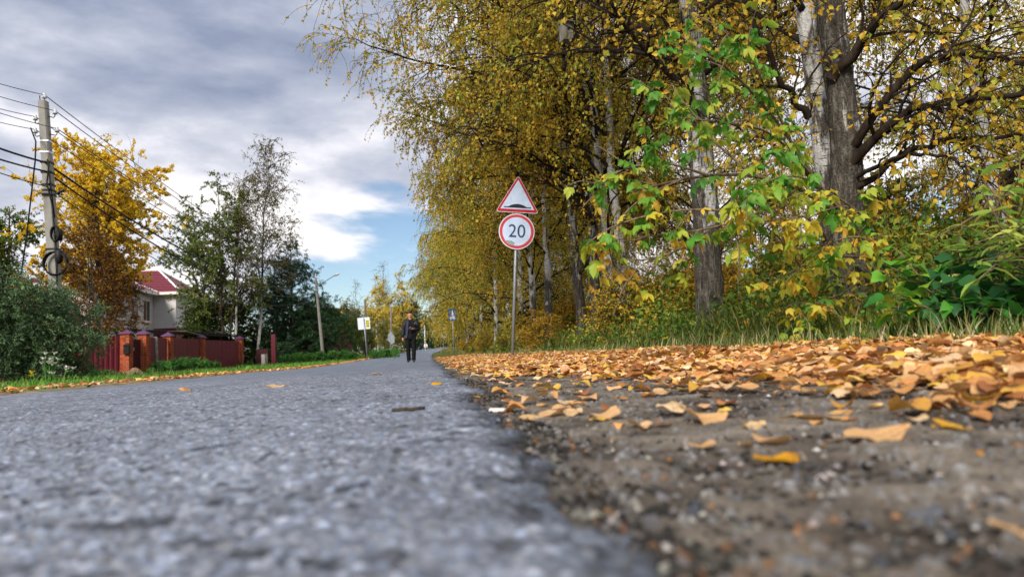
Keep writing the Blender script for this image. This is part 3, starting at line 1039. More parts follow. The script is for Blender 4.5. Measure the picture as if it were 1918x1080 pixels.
# ---- low bushes and weeds under the birches
UCOL = ['6e7e2c', '8a8a34', 'ac8c2c', 'c49a2c', '566a28', '9a6c28', 'd2ac34']
bushes = [make_tree_meshes('bush_%d' % i, 60 + i, H=2.2, r0=0.02, first=0.05, n1=34, len1=0.45, ang1=(25, 70), n2=170, len2=0.4, n3=700, len3=0.28, droop3=0.25, leaves=6500, leaf=0.06, hang=0.25,
                           cols=UCOL, wts=w_, barkmat='bark', leafmat_='leaf_dense', stems=[((0, 0), (0.1, 0.05), 1, 1), ((0.15, 0.1), (-0.15, 0.1), .8, .8), ((-.2, .1), (-.1, -.2), .9, .9), ((.1, -.2), (.2, .1), .7, .8)])
          for i, w_ in enumerate(((2, 2, 2, 1, 2, .6, .6), (3, 2, 1, .6, 3, .4, .3), (1, 1.6, 3, 3, .5, 1, 1.2)))]
rng = np.random.default_rng(8)
k = 0
for (lat, y0, y1, st, s0, s1) in ((3.4, 10, 70, 2.6, 0.45, 0.75), (4.8, 6.5, 66, 2.6, 0.6, 1.0), (7.5, 6, 60, 3.0, 0.9, 1.4), (11, 8, 60, 4.0, 1.2, 1.8), (16, 9, 60, 5, 1.5, 2.1), (22, 12, 60, 7, 1.8, 2.4), (9.5, 5.0, 14, 1.9, 1.0, 1.4), (13.5, 6.0, 18, 2.2, 1.3, 1.8)):
    y = y0
    while y < y1:
        x_, y_ = lat + rng.uniform(-0.7, 0.7), y + rng.uniform(-0.6, 0.6)
        tree_obj('bush', bushes[k % 3 if lat < 9 else (k % 2) * 2], (x_, y_, float(terrain(x_, y_)) - 0.03), rng.uniform(0, 6.28), rng.uniform(s0, s1),
                 'olive and yellow bush in the undergrowth beneath the birches', 'bush', 'bushes under the birches')
        y += st * (1 + 0.025 * y)
        k += 1


def blades(rng, base, h, wd, lean=0.5, cols=('5f8a2e', '7c9a3a', 'b3a866'), wts=(3, 2, 1), k=2):
    """grass blades: k bent segments and a tip"""
    n = len(base)
    az = rng.uniform(0, 2 * np.pi, n)
    dirh = np.stack([np.cos(az), np.sin(az), np.zeros(n)], -1)
    sdv = np.stack([-np.sin(az + 0.6), np.cos(az + 0.6), np.zeros(n)], -1)
    lean_ = lean * rng.uniform(0.2, 1.3, n)[:, None]
    h = h[:, None]
    wd = wd[:, None]
    rows = []
    for i in range(k):
        u = i / k
        c = base + np.array([0, 0, 1.0]) * h * u * (1 - 0.25 * lean_ * u) + dirh * h * lean_ * u * u
        rows += [c - sdv * wd * 0.5 * (1 - 0.5 * u), c + sdv * wd * 0.5 * (1 - 0.5 * u)]
    rows.append(base + np.array([0, 0, 1.0]) * h * (1 - 0.25 * lean_) + dirh * h * lean_)
    Vv = np.stack(rows, 1)
    m_ = Vv.shape[1]
    i = np.arange(n)[:, None] * m_
    q = [i + np.array([[2 * a_, 2 * a_ + 1, 2 * a_ + 3, 2 * a_ + 2]]) for a_ in range(k - 1)]
    t_ = i + np.array([[2 * k - 2, 2 * k - 1, 2 * k]])
    cc = np.repeat(palette(rng, n, cols, wts, 0.25), m_, 0)
    return Vv.reshape(-1, 3), np.concatenate(q) if q else None, t_, cc


def scatter(rng, n, xf, y0, y1, log=True):
    y = np.exp(rng.uniform(np.log(y0), np.log(y1), n)) if log else rng.uniform(y0, y1, n)
    lo, hi = xf(y)
    x = lo + (hi - lo) * rng.random(n)
    return np.stack([x, y, terrain(x, y)], -1)


def grass_obj(name, V, q, t_, cc, label, cat='grass'):
    o = link(name, mesh_np(name, V, q, t_, mats=[M['grass']], cols=cc, smooth=False))
    return tag(o, label, cat, kind='stuff')


# grass between the leaf carpet and the wood
rng = np.random.default_rng(70)
b = scatter(rng, 26000, lambda y: (2.05 + bend(y) + 0.25 * np.sin(y * 1.3), 4.2 + bend(y)), 1.4, 60)
hv = rng.uniform(0.04, 0.17, len(b)) * np.clip(0.1 + 1.5 * vnoise(b[:, 0], b[:, 1], 0.35, 71), 0.25, 1.5)
g1 = blades(rng, b, hv, rng.uniform(0.003, 0.007, len(b)) * (1 + b[:, 1] / 18), 0.55, ('4f6e2c', '6e823c', '9c9464', 'b8ae86', '3f5a28'), (2.6, 2, 2.2, 1.6, 2), 3)
grass_obj('verge_grass', *g1, 'green and straw grass behind the carpet of fallen leaves')
# taller weeds and dry stalks under the trees
b = scatter(rng, 26000, lambda y: (2.55 + bend(y), 6.5 + bend(y)), 3.0, 50)
hv = rng.uniform(0.2, 0.6, len(b)) * np.clip(vnoise(b[:, 0], b[:, 1], 0.8, 72) + 0.35, 0.3, 1.2)
g2 = blades(rng, b, hv, rng.uniform(0.006, 0.014, len(b)) * (1 + b[:, 1] / 25), 0.75, ('3f5a24', '5a6f2c', '7a7434', '8f8450', '2f451e'), (3, 2, 1.5, 1, 2), 3)
grass_obj('undergrowth', *g2, 'dark tangled weeds and stalks under the birch trunks', 'undergrowth')
# leafy ground cover among the weeds
n = 60000
p = scatter(rng, n, lambda y: (2.6 + bend(y), 6.6 + bend(y)), 3.2, 50)
p[:, 2] += rng.random(n) ** 1.3 * 0.85 * np.clip(lump(p, 0.9, 75) * 1.9 - 0.25, 0.12, 1.4) * np.clip((p[:, 0] - bend(p[:, 1]) - 2.3) / 1.0, 0.25, 1)
v4, T4 = leaf_quads(rng, p, rng.uniform(0.03, 0.075, n) * (1 + p[:, 1] / 40), 0.1, 0.6, 0.12, 0.4)
cc = palette(rng, n, ['3d5a22', '5f7a2a', '8a8a2c', 'b08a28', '7a4a20', 'd0b23a'], (3, 2.4, 1.4, 1, .8, .4), 0.3, lump(p, 0.7, 77))
o = link('ground_cover', mesh_np('ground_cover', v4, None, T4, mats=[M['leaf_dense']], cols=np.repeat(cc, 4, 0), smooth=False))
tag(o, 'low leafy plants covering the ground under the birches', 'ground cover', kind='stuff')

# ---------------------------------------------------------------- box elder: arching stems with big compound leaves
def leaflet(pos, ax, up, ln, wd, curl=0.15):
    """one toothed leaflet, returns vertices and faces"""
    ax = Vector(ax).normalized()
    sdv = ax.cross(Vector(up)).normalized()
    nm = sdv.cross(ax)
    pr = [(0.0, 0.02), (0.15, 0.30), (0.34, 0.50), (0.46, 0.40), (0.60, 0.42), (0.78, 0.22), (1.0, 0.0)]
    vs, mid = [], []
    pos = Vector(pos)
    for u, w_ in pr:
        c = pos + ax * ln * u - nm * ln * curl * u * u
        vs += [c - sdv * wd * w_ + nm * wd * 0.22 * (w_ * 2), c, c + sdv * wd * w_ + nm * wd * 0.22 * (w_ * 2)]
    fs = []
    for i in range(len(pr) - 1):
        a = i * 3
        fs += [(a, a + 1, a + 4, a + 3), (a + 1, a + 2, a + 5, a + 4)]
    return vs, fs


def compound_leaf(name, mat, seed, ln=0.095, wd=0.055, five=True):
    rnd = random.Random(seed)
    mb = MB()
    st = 0.09
    mb.tube([(0, 0, 0), (0.03, 0, -0.02), (st, 0, -0.05)], [0.0016, 0.0013, 0.001], 4)
    parts = [((st, 0, -0.05), (0.7, 0, -0.75), 1.0), ((st * 0.8, 0, -0.04), (0.35, 0.75, -0.6), 0.9), ((st * 0.8, 0, -0.04), (0.35, -0.75, -0.6), 0.9)]
    if five:
        parts += [((st * 0.5, 0, -0.028), (0.05, 0.8, -0.65), 0.75), ((st * 0.5, 0, -0.028), (0.05, -0.8, -0.65), 0.75)]
    for p_, a_, s_ in parts:
        a_ = Vector(a_) + Vector((rnd.uniform(-.25, .25), rnd.uniform(-.25, .25), rnd.uniform(-.25, .25)))
        k_ = s_ * rnd.uniform(0.85, 1.15)
        v_, f_ = leaflet(p_, a_, (rnd.uniform(-.5, .5) + 0.6, rnd.uniform(-.5, .5), 0.6), ln * k_, wd * k_, rnd.uniform(0.02, 0.3))
        mb.add(v_, f_)
    return mb.mesh(name, mat, True)


M['maple_green'] = randleaf('box_elder_green', [(0.0, lin('46802c')), (0.35, lin('5c9634')), (0.65, lin('78a63a')), (0.9, lin('a9b440'))], 0.45, spots=False)
M['maple_yellow'] = randleaf('box_elder_yellow', [(0.0, lin('8fac38')), (0.3, lin('b6b83a')), (0.6, lin('d0ba3e')), (1.0, lin('d4aa42'))], 0.45, spots=False)
cl_g = [compound_leaf('leaf', M['maple_green'], 100 + i, 0.10, 0.058, i % 2 == 0) for i in range(5)]
cl_y = [compound_leaf('leaf', M['maple_yellow'], 120 + i, 0.09, 0.052, i % 2 == 1) for i in range(5)]
M['elder_bark'] = bark('box_elder_bark', lin('4d4034'), lin('87765f'), 30)


def leafy_shrub(name, loc, label, cat, stems, leaf_meshes, count, seed, bias, maxleaf=300, scale=(0.75, 1.2), side=6, slen=0.45, barkm='elder_bark', droop=0.12):
    """stems given as (world points, r0, r1); leaf objects on side shoots"""
    rng = np.random.default_rng(seed)
    e = empty(name, loc)
    off = np.array(loc, float)
    allp = []
    mbv, mbq, o_ = [], [], 0
    for pts, r0, r1 in stems:
        W = np.array(pts, float) - off
        ts = np.linspace(0, 1, 13)
        ln = np.stack([np.interp(ts, np.linspace(0, 1, len(W)), W[:, i]) for i in range(3)], -1)
        for _ in range(2):
            ln[1:-1] = (ln[:-2] + 2 * ln[1:-1] + ln[2:]) / 4
        v_, q_ = tubes(ln[None], np.array([r0]), np.array([r1]), 7)
        mbv.append(v_); mbq.append(q_ + o_); o_ += len(v_)
        p2, t2, u2, _ = on_paths(rng, ln[None], side, 0.3, 1.0)
        d2 = side_dirs(rng, t2, np.radians(rng.uniform(30, 70, side)), 0.2)
        B = paths(rng, p2, d2, slen * rng.uniform(0.5, 1.3, side), 12, 0.1, 0.04, droop)
        v_, q_ = tubes(B, np.full(side, 0.005), np.full(side, 0.002), 5)
        mbv.append(v_); mbq.append(q_ + o_); o_ += len(v_)
        allp += [B, ln[None][:, 4:] if False else ln[None]]
    link('stems', mesh_np('stems', np.concatenate(mbv), np.concatenate(mbq), mats=[M[barkm]]), e)
    wts_ = np.array([np.linalg.norm(np.diff(a_, axis=1), axis=2).sum() for a_ in allp])
    per = np.maximum(1, (count * wts_ / wts_.sum()).astype(int))
    n = 0
    for a_, c_ in zip(allp, per):
        pp, tt, uu_, _ = on_paths(rng, a_, c_, 0.25, 1.0)
        for j in range(c_):
            if n >= maxleaf:
                break
            me = bias(pp[j] + off, rng)
            me = leaf_meshes[me][rng.integers(len(leaf_meshes[me]))]
            az = rng.uniform(0, 6.28)
            o = link('leaf', me, e, pp[j], (rng.normal(0, 0.35), rng.normal(0.1, 0.35), az), float(rng.uniform(*scale)))
            n += 1
    return tag(e, label, cat)


base1 = G(1665, 5.0)
st1 = [([base1, P(1640, 470, 4.9), P(1580, 400, 4.8), P(1500, 350, 4.6), P(1400, 320, 4.5), P(1290, 330, 4.3), P(1180, 360, 4.2)], 0.028, 0.005),
       ([P(1560, 385, 4.75), P(1480, 260, 4.6), P(1400, 160, 4.4), P(1330, 100, 4.2), P(1230, 90, 4.1)], 0.014, 0.004),
       ([P(1500, 350, 4.6), P(1420, 400, 4.4), P(1330, 430, 4.3), P(1230, 440, 4.2), P(1110, 455, 4.1)], 0.012, 0.003),
       ([P(1330, 330, 4.35), P(1240, 300, 4.3), P(1150, 320, 4.3), P(1090, 390, 4.25)], 0.009, 0.003),
       ([P(1480, 280, 4.6), P(1430, 240, 4.3), P(1360, 230, 4.1), P(1270, 220, 4.0)], 0.010, 0.003),
       ([P(1580, 400, 4.8), P(1510, 330, 4.4), P(1460, 330, 4.2), P(1390, 360, 4.1)], 0.010, 0.003),
       ([P(1640, 480, 4.9), P(1570, 480, 4.6), P(1510, 490, 4.4), P(1470, 530, 4.3)], 0.012, 0.003),
       ([P(1560, 480, 4.6), P(1540, 430, 4.3), P(1500, 400, 4.2), P(1470, 420, 4.1)], 0.008, 0.003),
       ([P(1620, 520, 4.9), P(1570, 555, 4.6), P(1540, 560, 4.5), P(1500, 590, 4.4)], 0.008, 0.003),
       ([P(1400, 320, 4.5), P(1320, 250, 4.5), P(1260, 200, 4.5), P(1210, 160, 4.5)], 0.009, 0.003),
       ([P(1400, 400, 4.4), P(1310, 390, 4.2), P(1220, 400, 4.1), P(1140, 425, 4.0), P(1095, 460, 4.0)], 0.009, 0.003),
       ([P(1290, 330, 4.3), P(1200, 370, 4.2), P(1150, 420, 4.1), P(1130, 470, 4.1)], 0.008, 0.003),
       ([P(1330, 430, 4.3), P(1270, 470, 4.2), P(1220, 485, 4.1), P(1190, 505, 4.1)], 0.008, 0.003)]


def bias1(p, rng):
    d = p - CAM
    q = d @ FWD
    py = CY - F_PX * (d @ UPV) / q
    px = CX + F_PX * (d @ RGT) / q
    yy = (py - 330) / 260 + (0.4 if px > 1340 else 0.0)
    return 1 if rng.random() < np.clip(0.22 + yy * 0.7, 0.04, 0.8) else 0


st1a = [st1[k] for k in (0, 1, 2, 3, 4, 9, 10, 11, 12)]
st1b = [st1[k] for k in (5, 6, 7, 8)] + [
    ([P(1660, 520, 4.9), P(1640, 430, 4.7), P(1590, 380, 4.5), P(1530, 350, 4.3), P(1480, 370, 4.2)], 0.012, 0.003),
    ([P(1660, 540, 4.9), P(1650, 460, 4.6), P(1610, 440, 4.4), P(1560, 450, 4.3), P(1520, 480, 4.25)], 0.012, 0.003),
    ([P(1560, 380, 4.75), P(1500, 300, 4.5), P(1450, 280, 4.3), P(1420, 300, 4.2)], 0.009, 0.003),
    ([P(1480, 260, 4.6), P(1440, 180, 4.4), P(1400, 90, 4.3), P(1360, 60, 4.2)], 0.009, 0.003),
    ([P(1500, 500, 4.5), P(1450, 430, 4.3), P(1400, 420, 4.2), P(1370, 450, 4.1)], 0.008, 0.003)]
base1b = G(1690, 4.9)
st1b.insert(0, ([base1b, P(1675, 560, 4.9), P(1655, 500, 4.85), P(1600, 410, 4.8), P(1560, 380, 4.75)], 0.022, 0.01))
leafy_shrub('box_elder', base1, 'young box elder with light green leaves arching left between sign and grey birch', 'tree', st1a, (cl_g, cl_y), 330, 91, bias1, side=4, slen=0.34, scale=(0.45, 0.9))

leafy_shrub('box_elder', base1b, 'young box elder with yellowing leaves in front of the white birch trunk', 'tree', st1b, (cl_g, cl_y), 320, 94, bias1, side=4, slen=0.34, scale=(0.45, 0.9))

# shrub at the right edge: broad dark green leaves
def lobed_leaf(name, mat, seed, s=0.1):
    rnd = random.Random(seed)
    mb = MB()
    mb.tube([(0, 0, 0), (0.02, 0, 0.006), (0.05, 0, 0.0)], [0.0013, 0.001, 0.0008], 4)
    out = []
    prof = [(0, 0.18), (0.08, 0.42), (0.28, 0.50), (0.36, 0.40), (0.55, 0.44), (0.66, 0.26), (0.85, 0.14), (1.0, 0.0)]
    vs = []
    for u, w_ in prof:
        k_ = rnd.uniform(0.9, 1.1)
        z = -0.35 * u * u * s + 0.012
        vs += [(0.05 + u * s, -w_ * s * k_, z + 0.16 * w_ * s), (0.05 + u * s, 0, z), (0.05 + u * s, w_ * s * k_, z + 0.16 * w_ * s)]
    fs = []
    for i in range(len(prof) - 1):
        a_ = i * 3
        fs += [(a_, a_ + 1, a_ + 4, a_ + 3), (a_ + 1, a_ + 2, a_ + 5, a_ + 4)]
    mb.add(vs, fs)
    return mb.mesh(name, mat, True)


def lance_leaf(name, mat, seed, s=0.1):
    rnd = random.Random(seed)
    mb = MB()
    vs = []
    prof = [(0, 0.0), (0.2, 0.09), (0.45, 0.12), (0.75, 0.07), (1.0, 0.0)]
    for u, w_ in prof:
        z = -0.3 * u * u * s * rnd.uniform(0.6, 1.4)
        vs += [(u * s, -w_ * s, z + 0.2 * w_ * s), (u * s, 0, z), (u * s, w_ * s, z + 0.2 * w_ * s)]
    fs = []
    for i in range(len(prof) - 1):
        a_ = i * 3
        fs += [(a_, a_ + 1, a_ + 4, a_ + 3), (a_ + 1, a_ + 2, a_ + 5, a_ + 4)]
    mb.add(vs, fs)
    return mb.mesh(name, mat, True)


M['shrub_dark'] = randleaf('shrub_dark_green', [(0, lin('1d4a26')), (0.4, lin('2a5c2b')), (0.75, lin('3a7a30')), (1.0, lin('4c8c30'))], 0.3, spots=False)
M['shrub_light'] = randleaf('shrub_light_green', [(0, lin('4a9430')), (0.4, lin('66a832')), (0.8, lin('9cba38')), (1.0, lin('c9b83a'))], 0.42, spots=False)
lob_d = [lobed_leaf('leaf', M['shrub_dark'], 140 + i, 0.085) for i in range(4)]
lob_l = [lobed_leaf('leaf', M['shrub_light'], 150 + i, 0.085) for i in range(4)]
M['willow_light'] = randleaf('willow_pale_green', [(0, lin('7fae4c')), (0.5, lin('a2c258')), (1.0, lin('c8cc68'))], 0.5, spots=False)
lan_l = [lance_leaf('leaf', M['willow_light'], 160 + i, 0.13) for i in range(4)]
b2 = G(1810, 3.6)
rnd = random.Random(3)
st2 = []
for (px, py, d) in ((1680, 560, 3.5), (1720, 520, 3.4), (1760, 500, 3.6), (1800, 480, 3.4), (1840, 500, 3.5), (1880, 520, 3.3), (1925, 540, 3.5), (1780, 560, 3.2), (1850, 570, 3.1), (1730, 580, 3.2), (1960, 500, 3.3), (1790, 520, 3.9), (1860, 480, 4.0)):
    e_ = P(px, py, d)
    q_ = np.array(b2) * 0.5 + e_ * 0.5 + np.array([0, 0, 0.08])
    st2.append(([b2 + np.array([rnd.uniform(-.12, .12), rnd.uniform(-.1, .1), 0]), q_, e_], 0.006, 0.002))


def bias2(p, rng):
    px = CX + F_PX * ((p - CAM) @ RGT) / ((p - CAM) @ FWD)
    return 1 if rng.random() < (0.75 if px < 1725 else 0.10) else 0


leafy_shrub('leafy_shrub', b2, 'dark green broad-leaved shrub behind the grass near the right edge', 'shrub', st2, (lob_d, lob_l), 290, 92, bias2, side=4, slen=0.22, scale=(0.7, 1.25), droop=0.05)
b3 = G(1990, 3.3)
st3 = []
for (px, py, d) in ((1830, 400, 3.2), (1860, 380, 3.1), (1890, 350, 3.2), (1925, 330, 3.1), (1870, 430, 3.0), (1910, 440, 3.0), (1840, 450, 3.3), (1950, 400, 3.0), (1900, 480, 3.1)):
    e_ = P(px, py, d)
    q_ = np.array(b3) * 0.45 + e_ * 0.55 + np.array([0, 0, 0.16])
    st3.append(([b3 + np.array([rnd.uniform(-.1, .1), rnd.uniform(-.1, .1), 0]), q_, e_], 0.008, 0.002))
leafy_shrub('willow_shrub', b3, 'pale green willow shrub with narrow leaves at the right edge', 'shrub', st3, (lan_l, lan_l), 230, 93, lambda p, r: 0, side=5, slen=0.25, scale=(0.6, 1.1), droop=0.05)


# ---------------------------------------------------------------- road signs
M['galv'] = plain('galvanised_steel', lin('8f9499'), 0.5, 0.5, 0.55, 0.2, 9)
M['sign_back'] = plain('sign_back_grey', lin('a9b2ba'), 0.55, 0.4, 0.2, 0.12, 5)
M['sign_edge'] = plain('sign_white', lin('d3dbe6'), 0.45, 0.4, 0, 0.06, 8, 0.03)
M['sign_red'] = plain('sign_red', lin('b01c2c'), 0.45, 0.4, 0, 0.12, 9, 0.03)
M['sign_red2'] = plain('faded_sign_red', lin('c23c4c'), 0.5, 0.4, 0, 0.15, 9, 0.03)
M['sign_black'] = plain('sign_black', lin('1c2230'), 0.5, 0.4, 0, 0.2, 12, 0.03)
M['sign_num'] = plain('sign_dark_blue', lin('2b3a5e'), 0.5, 0.4, 0, 0.2, 14, 0.03)
M['sign_blue'] = plain('sign_blue', lin('1d4478'), 0.45, 0.4, 0, 0.12, 9, 0.03)
M['sign_yellow'] = plain('sign_yellow', lin('d8cf3a'), 0.5, 0.4, 0, 0.1, 9, 0.03)
M['torn'] = plain('torn_film_grey', lin('8f9a98'), 0.7, 0.2, 0, 0.3, 30, 0.1)
# streaked white film
mt, nt = newmat('sign_face_white')
t = nt.n('ShaderNodeTexCoord')
mp_ = nt.n('ShaderNodeMapping')
mp_.inputs['Scale'].default_value = (26, 1, 5)
nt.l(t.outputs['Object'], mp_.inputs[0])
s_ = nt.noise(mp_.outputs[0], 1.0, 5, 0.7)
b_ = nt.noise(t.outputs['Object'], 5, 4, 0.6)
f = nt.math('MULTIPLY', smooth01(nt, s_, 0.56, 0.74), smooth01(nt, b_, 0.40, 0.62))
c = nt.mix(f, nt.ramp(b_, [(0.3, lin('b4c8ea')), (0.7, lin('cadcf6'))]), lin('8a9484'))
finish(nt, c, 0.4, 0.4)
M['sign_face'] = mt


def poly_plate(name, pts, y0, th, mat, parent, holes=None):
    """flat plate in the local XZ plane facing -Y"""
    n = len(pts)
    mb = MB()
    vs = [(x, y0, z) for x, z in pts] + [(x, y0 + th, z) for x, z in pts]
    mb.add(vs, [tuple(range(n)), tuple(range(2 * n - 1, n - 1, -1))] + [(i, i + n, (i + 1) % n + n, (i + 1) % n) for i in range(n)])
    return mb.build(name, mat, parent)


def ring_plate(name, outer, inner, y0, th, mat, parent):
    n = len(outer)
    mb = MB()
    vs = [(x, y0, z) for x, z in outer] + [(x, y0, z) for x, z in inner] + [(x, y0 + th, z) for x, z in outer] + [(x, y0 + th, z) for x, z in inner]
    fs = []
    for i in range(n):
        j = (i + 1) % n
        fs += [(i, j, n + j, n + i), (i, 2 * n + i, 2 * n + j, j), (n + i, n + j, 3 * n + j, 3 * n + i)]
    mb.add(vs, fs)
    return mb.build(name, mat, parent)


def rtri(w_, h_, r, zc=0.0, n=6):
    """rounded triangle, apex up, centred"""
    A = [(-w_ / 2, -h_ / 2), (w_ / 2, -h_ / 2), (0, h_ / 2)]
    inr = (w_ * h_ / 2) / ((w_ + 2 * math.hypot(w_ / 2, h_)) / 2)
    cx_, cz_ = 0, -h_ / 2 + inr
    k_ = 1 - r / inr
    C_ = [(cx_ + (x - cx_) * k_, cz_ + (z - cz_) * k_) for x, z in A]
    out = []
    base_ang = math.degrees(math.atan2(h_, w_ / 2))
    spans = [(-90 - (180 - base_ang), -90), (-90, 90 - base_ang), (90 - base_ang, 90 + base_ang)]
    for (x, z), (a0, a1) in zip(C_, spans):
        for i in range(n + 1):
            a_ = R(a0 + (a1 - a0) * i / n)
            out.append((x + r * math.cos(a_), z + r * math.sin(a_) + zc))
    return out


def circ(r, zc, n=48):
    return [(r * math.cos(2 * math.pi * i / n), zc + r * math.sin(2 * math.pi * i / n)) for i in range(n)]


def text_mesh(name, txt, size, mat, parent, loc, sx=1.0):
    cu = bpy.data.curves.new(name, 'FONT')
    cu.body = txt
    cu.size = size
    cu.align_x = 'CENTER'
    cu.align_y = 'CENTER'
    cu.extrude = 0.001
    cu.offset = 0.0
    tmp = bpy.data.objects.new(name, cu)
    COL.objects.link(tmp)
    bpy.context.view_layer.update()
    me = bpy.data.meshes.new_from_object(tmp.evaluated_get(bpy.context.evaluated_depsgraph_get()))
    bpy.data.objects.remove(tmp)
    me.materials.clear()
    me.materials.append(mat)
    o = link(name, me, parent, loc, (R(90), 0, 0))
    o.scale = (sx, 1, 1)
    return o


SD = 13.3
sb = G(960, SD)
top = P(971, 330, SD)
ux = Vector(top - sb)
tilt_x = math.atan2(ux.x * math.cos(YAW) - ux.y * math.sin(YAW), ux.z)
sign = empty('road_sign', sb)
sign.rotation_euler = (0, tilt_x, -R(0.5))
SK = SD / F_PX
zc_ = 0.14 + (hor(967) - 430) * SK - sb[2]
zt_ = 0.14 + (hor(969) - 357) * SK - sb[2] + 0.0
mb = MB()
mb.tube([(0, 0.05, -0.4), (0, 0.05, zt_ + 0.30)], 0.032, 14)
mb.build('post', M['galv'], sign, smooth=True)
tri = (83.5 * SK, 73 * SK)
pl = poly_plate('warning_plate', rtri(tri[0], tri[1], 0.035, zt_), 0.0, 0.006, M['sign_edge'], sign)
ring_plate('red_border', rtri(tri[0] - 0.03, tri[1] - 0.026, 0.028, zt_ - 0.001), rtri(tri[0] - 0.185, tri[1] - 0.16, 0.008, zt_ - 0.012), -0.003, 0.002, M['sign_red'], pl)
poly_plate('white_face', rtri(tri[0] - 0.187, tri[1] - 0.162, 0.008, zt_ - 0.012), -0.0025, 0.001, M['sign_face'], pl)
zb_ = zt_ - tri[1] / 2 + 0.095
bump_ = [(-0.275, zb_), (0.275, zb_), (0.275, zb_ + 0.022), (0.20, zb_ + 0.022)]
for i in range(13):
    a_ = i / 12
    bump_.append((0.18 - 0.36 * a_, zb_ + 0.025 + 0.055 * math.sin(math.pi * a_) ** 0.8))
bump_ += [(-0.20, zb_ + 0.022), (-0.275, zb_ + 0.022)]
poly_plate('hump_symbol', bump_, -0.0045, 0.0015, M['sign_black'], pl)
rc = 34.5 * SK
dk_ = poly_plate('speed_plate', circ(rc, zc_), 0.0, 0.006, M['sign_edge'], sign)
ring_plate('red_ring', circ(rc - 0.018, zc_), circ(rc - 0.072, zc_), -0.003, 0.002, M['sign_red2'], dk_)
poly_plate('white_face', circ(rc - 0.073, zc_), -0.0025, 0.001, M['sign_face'], dk_)
text_mesh('speed_number', '20', 0.37, M['sign_num'], dk_, (0.005, -0.0045, zc_ - 0.005), 0.95)
poly_plate('torn_film', [(-0.235, zc_ - 0.19), (-0.13, zc_ - 0.185), (-0.16, zc_ - 0.215), (-0.10, zc_ - 0.185), (-0.03, zc_ - 0.235), (-0.07, zc_ - 0.285), (-0.16, zc_ - 0.262)], -0.006, 0.0015, M['torn'], dk_)
poly_plate('torn_film', [(0.10, zc_ - 0.27), (0.15, zc_ - 0.22), (0.235, zc_ - 0.17), (0.20, zc_ - 0.165), (0.245, zc_ - 0.12), (0.205, zc_ - 0.145), (0.09, zc_ - 0.25)], -0.006, 0.0015, M['sign_edge'], dk_)
mb = MB()
for z in (zt_ - 0.1, zt_ + 0.15, zc_ + 0.15, zc_ - 0.15):
    mb.box((-0.06, 0.008, z - 0.015), (0.06, 0.09, z + 0.015))
mb.build('clamps', M['galv'], sign)
tag(sign, 'grey post with a speed hump triangle above a torn round 20 limit disc', 'road sign')

# blue cycle and foot path sign
bb_ = G(850, 36)
e = empty('road_sign', bb_)
MB().tube([(0, 0.05, -0.3), (0, 0.05, 2.95)], 0.03, 10).build('post', M['galv'], e, smooth=True)
p_ = poly_plate('blue_plate', [(-0.29, 2.25), (0.29, 2.25), (0.29, 2.98), (-0.29, 2.98)], 0, 0.008, M['sign_blue'], e)
mb = MB()
for cx_ in (-0.10, 0.10):
    o_, i_ = circ(0.085, 2.40, 16), circ(0.06, 2.40, 16)
    for i in range(16):
        j = (i + 1) % 16
        mb.add([(cx_ + o_[i][0], -0.004, o_[i][1]), (cx_ + o_[j][0], -0.004, o_[j][1]), (cx_ + i_[j][0], -0.004, i_[j][1]), (cx_ + i_[i][0], -0.004, i_[i][1])], [(0, 1, 2, 3)])
for a_, b2_ in (((-0.10, 2.40), (-0.03, 2.52)), ((-0.03, 2.52), (0.08, 2.50)), ((0.10, 2.40), (0.06, 2.55)), ((-0.03, 2.52), (0.01, 2.41))):
    mb.box((min(a_[0], b2_[0]) - 0.012, -0.004, min(a_[1], b2_[1])), (max(a_[0], b2_[0]) + 0.012, -0.003, max(a_[1], b2_[1])))
mb.build('bicycle_symbol', M['sign_edge'], p_)
mb = MB()
for (x0, z0, x1, z1) in ((-0.03, 2.62, 0.05, 2.78), (-0.02, 2.80, 0.04, 2.88), (-0.06, 2.56, -0.02, 2.64), (0.03, 2.55, 0.07, 2.64), (0.05, 2.68, 0.12, 2.71)):
    mb.box((x0, -0.004, z0), (x1, -0.003, z1))
mb.build('walker_symbol', M['sign_edge'], p_)
e.scale = (0.72, 1, 0.84)
tag(e, 'small blue cycle and footpath sign against the birch foliage', 'road sign')

# plate seen from behind on the left verge
sb2 = G(688, 45)
e = empty('road_sign', sb2, R(9))
e.rotation_euler = (0, R(-3.5), R(8))
MB().tube([(0, -0.02, -0.3), (0, -0.02, 2.75)], 0.032, 10).build('post', M['galv'], e, smooth=True)
q_ = poly_plate('plate', [(-0.40, 2.02), (0.36, 2.02), (0.38, 2.05), (0.38, 2.77), (0.35, 2.80), (-0.39, 2.80), (-0.41, 2.77), (-0.41, 2.05)], 0.02, 0.006, M['sign_edge'], e)
poly_plate('yellow_panel', [(0.12, 2.12), (0.33, 2.12), (0.33, 2.62), (0.12, 2.62)], 0.016, 0.002, M['sign_yellow'], q_)
mb = MB()
for r_ in range(4):
    for cidx in range(2):
        mb.box((0.145 + cidx * 0.09, 0.0125, 2.16 + r_ * 0.115), (0.205 + cidx * 0.09, 0.0145, 2.23 + r_ * 0.115))
mb.build('dark_marks', M['sign_black'], q_)
tag(e, 'pale square sign plate with yellow strip on thin post, left verge', 'road sign')
# farther plate on its edge beside a pole
sb3 = G(733, 62)
e = empty('road_sign', sb3)
MB().tube([(0.12, 0.03, -0.3), (0.12, 0.03, 2.2)], 0.035, 8).build('post', M['galv'], e, smooth=True)
poly_plate('plate', [(-0.30, 1.45), (0.05, 1.05), (0.32, 1.20), (0.34, 1.75), (0.02, 2.25), (-0.22, 2.0)], 0, 0.006, M['sign_back'], e)
tag(e, 'small grey plate seen from behind beside the walking man', 'road sign')

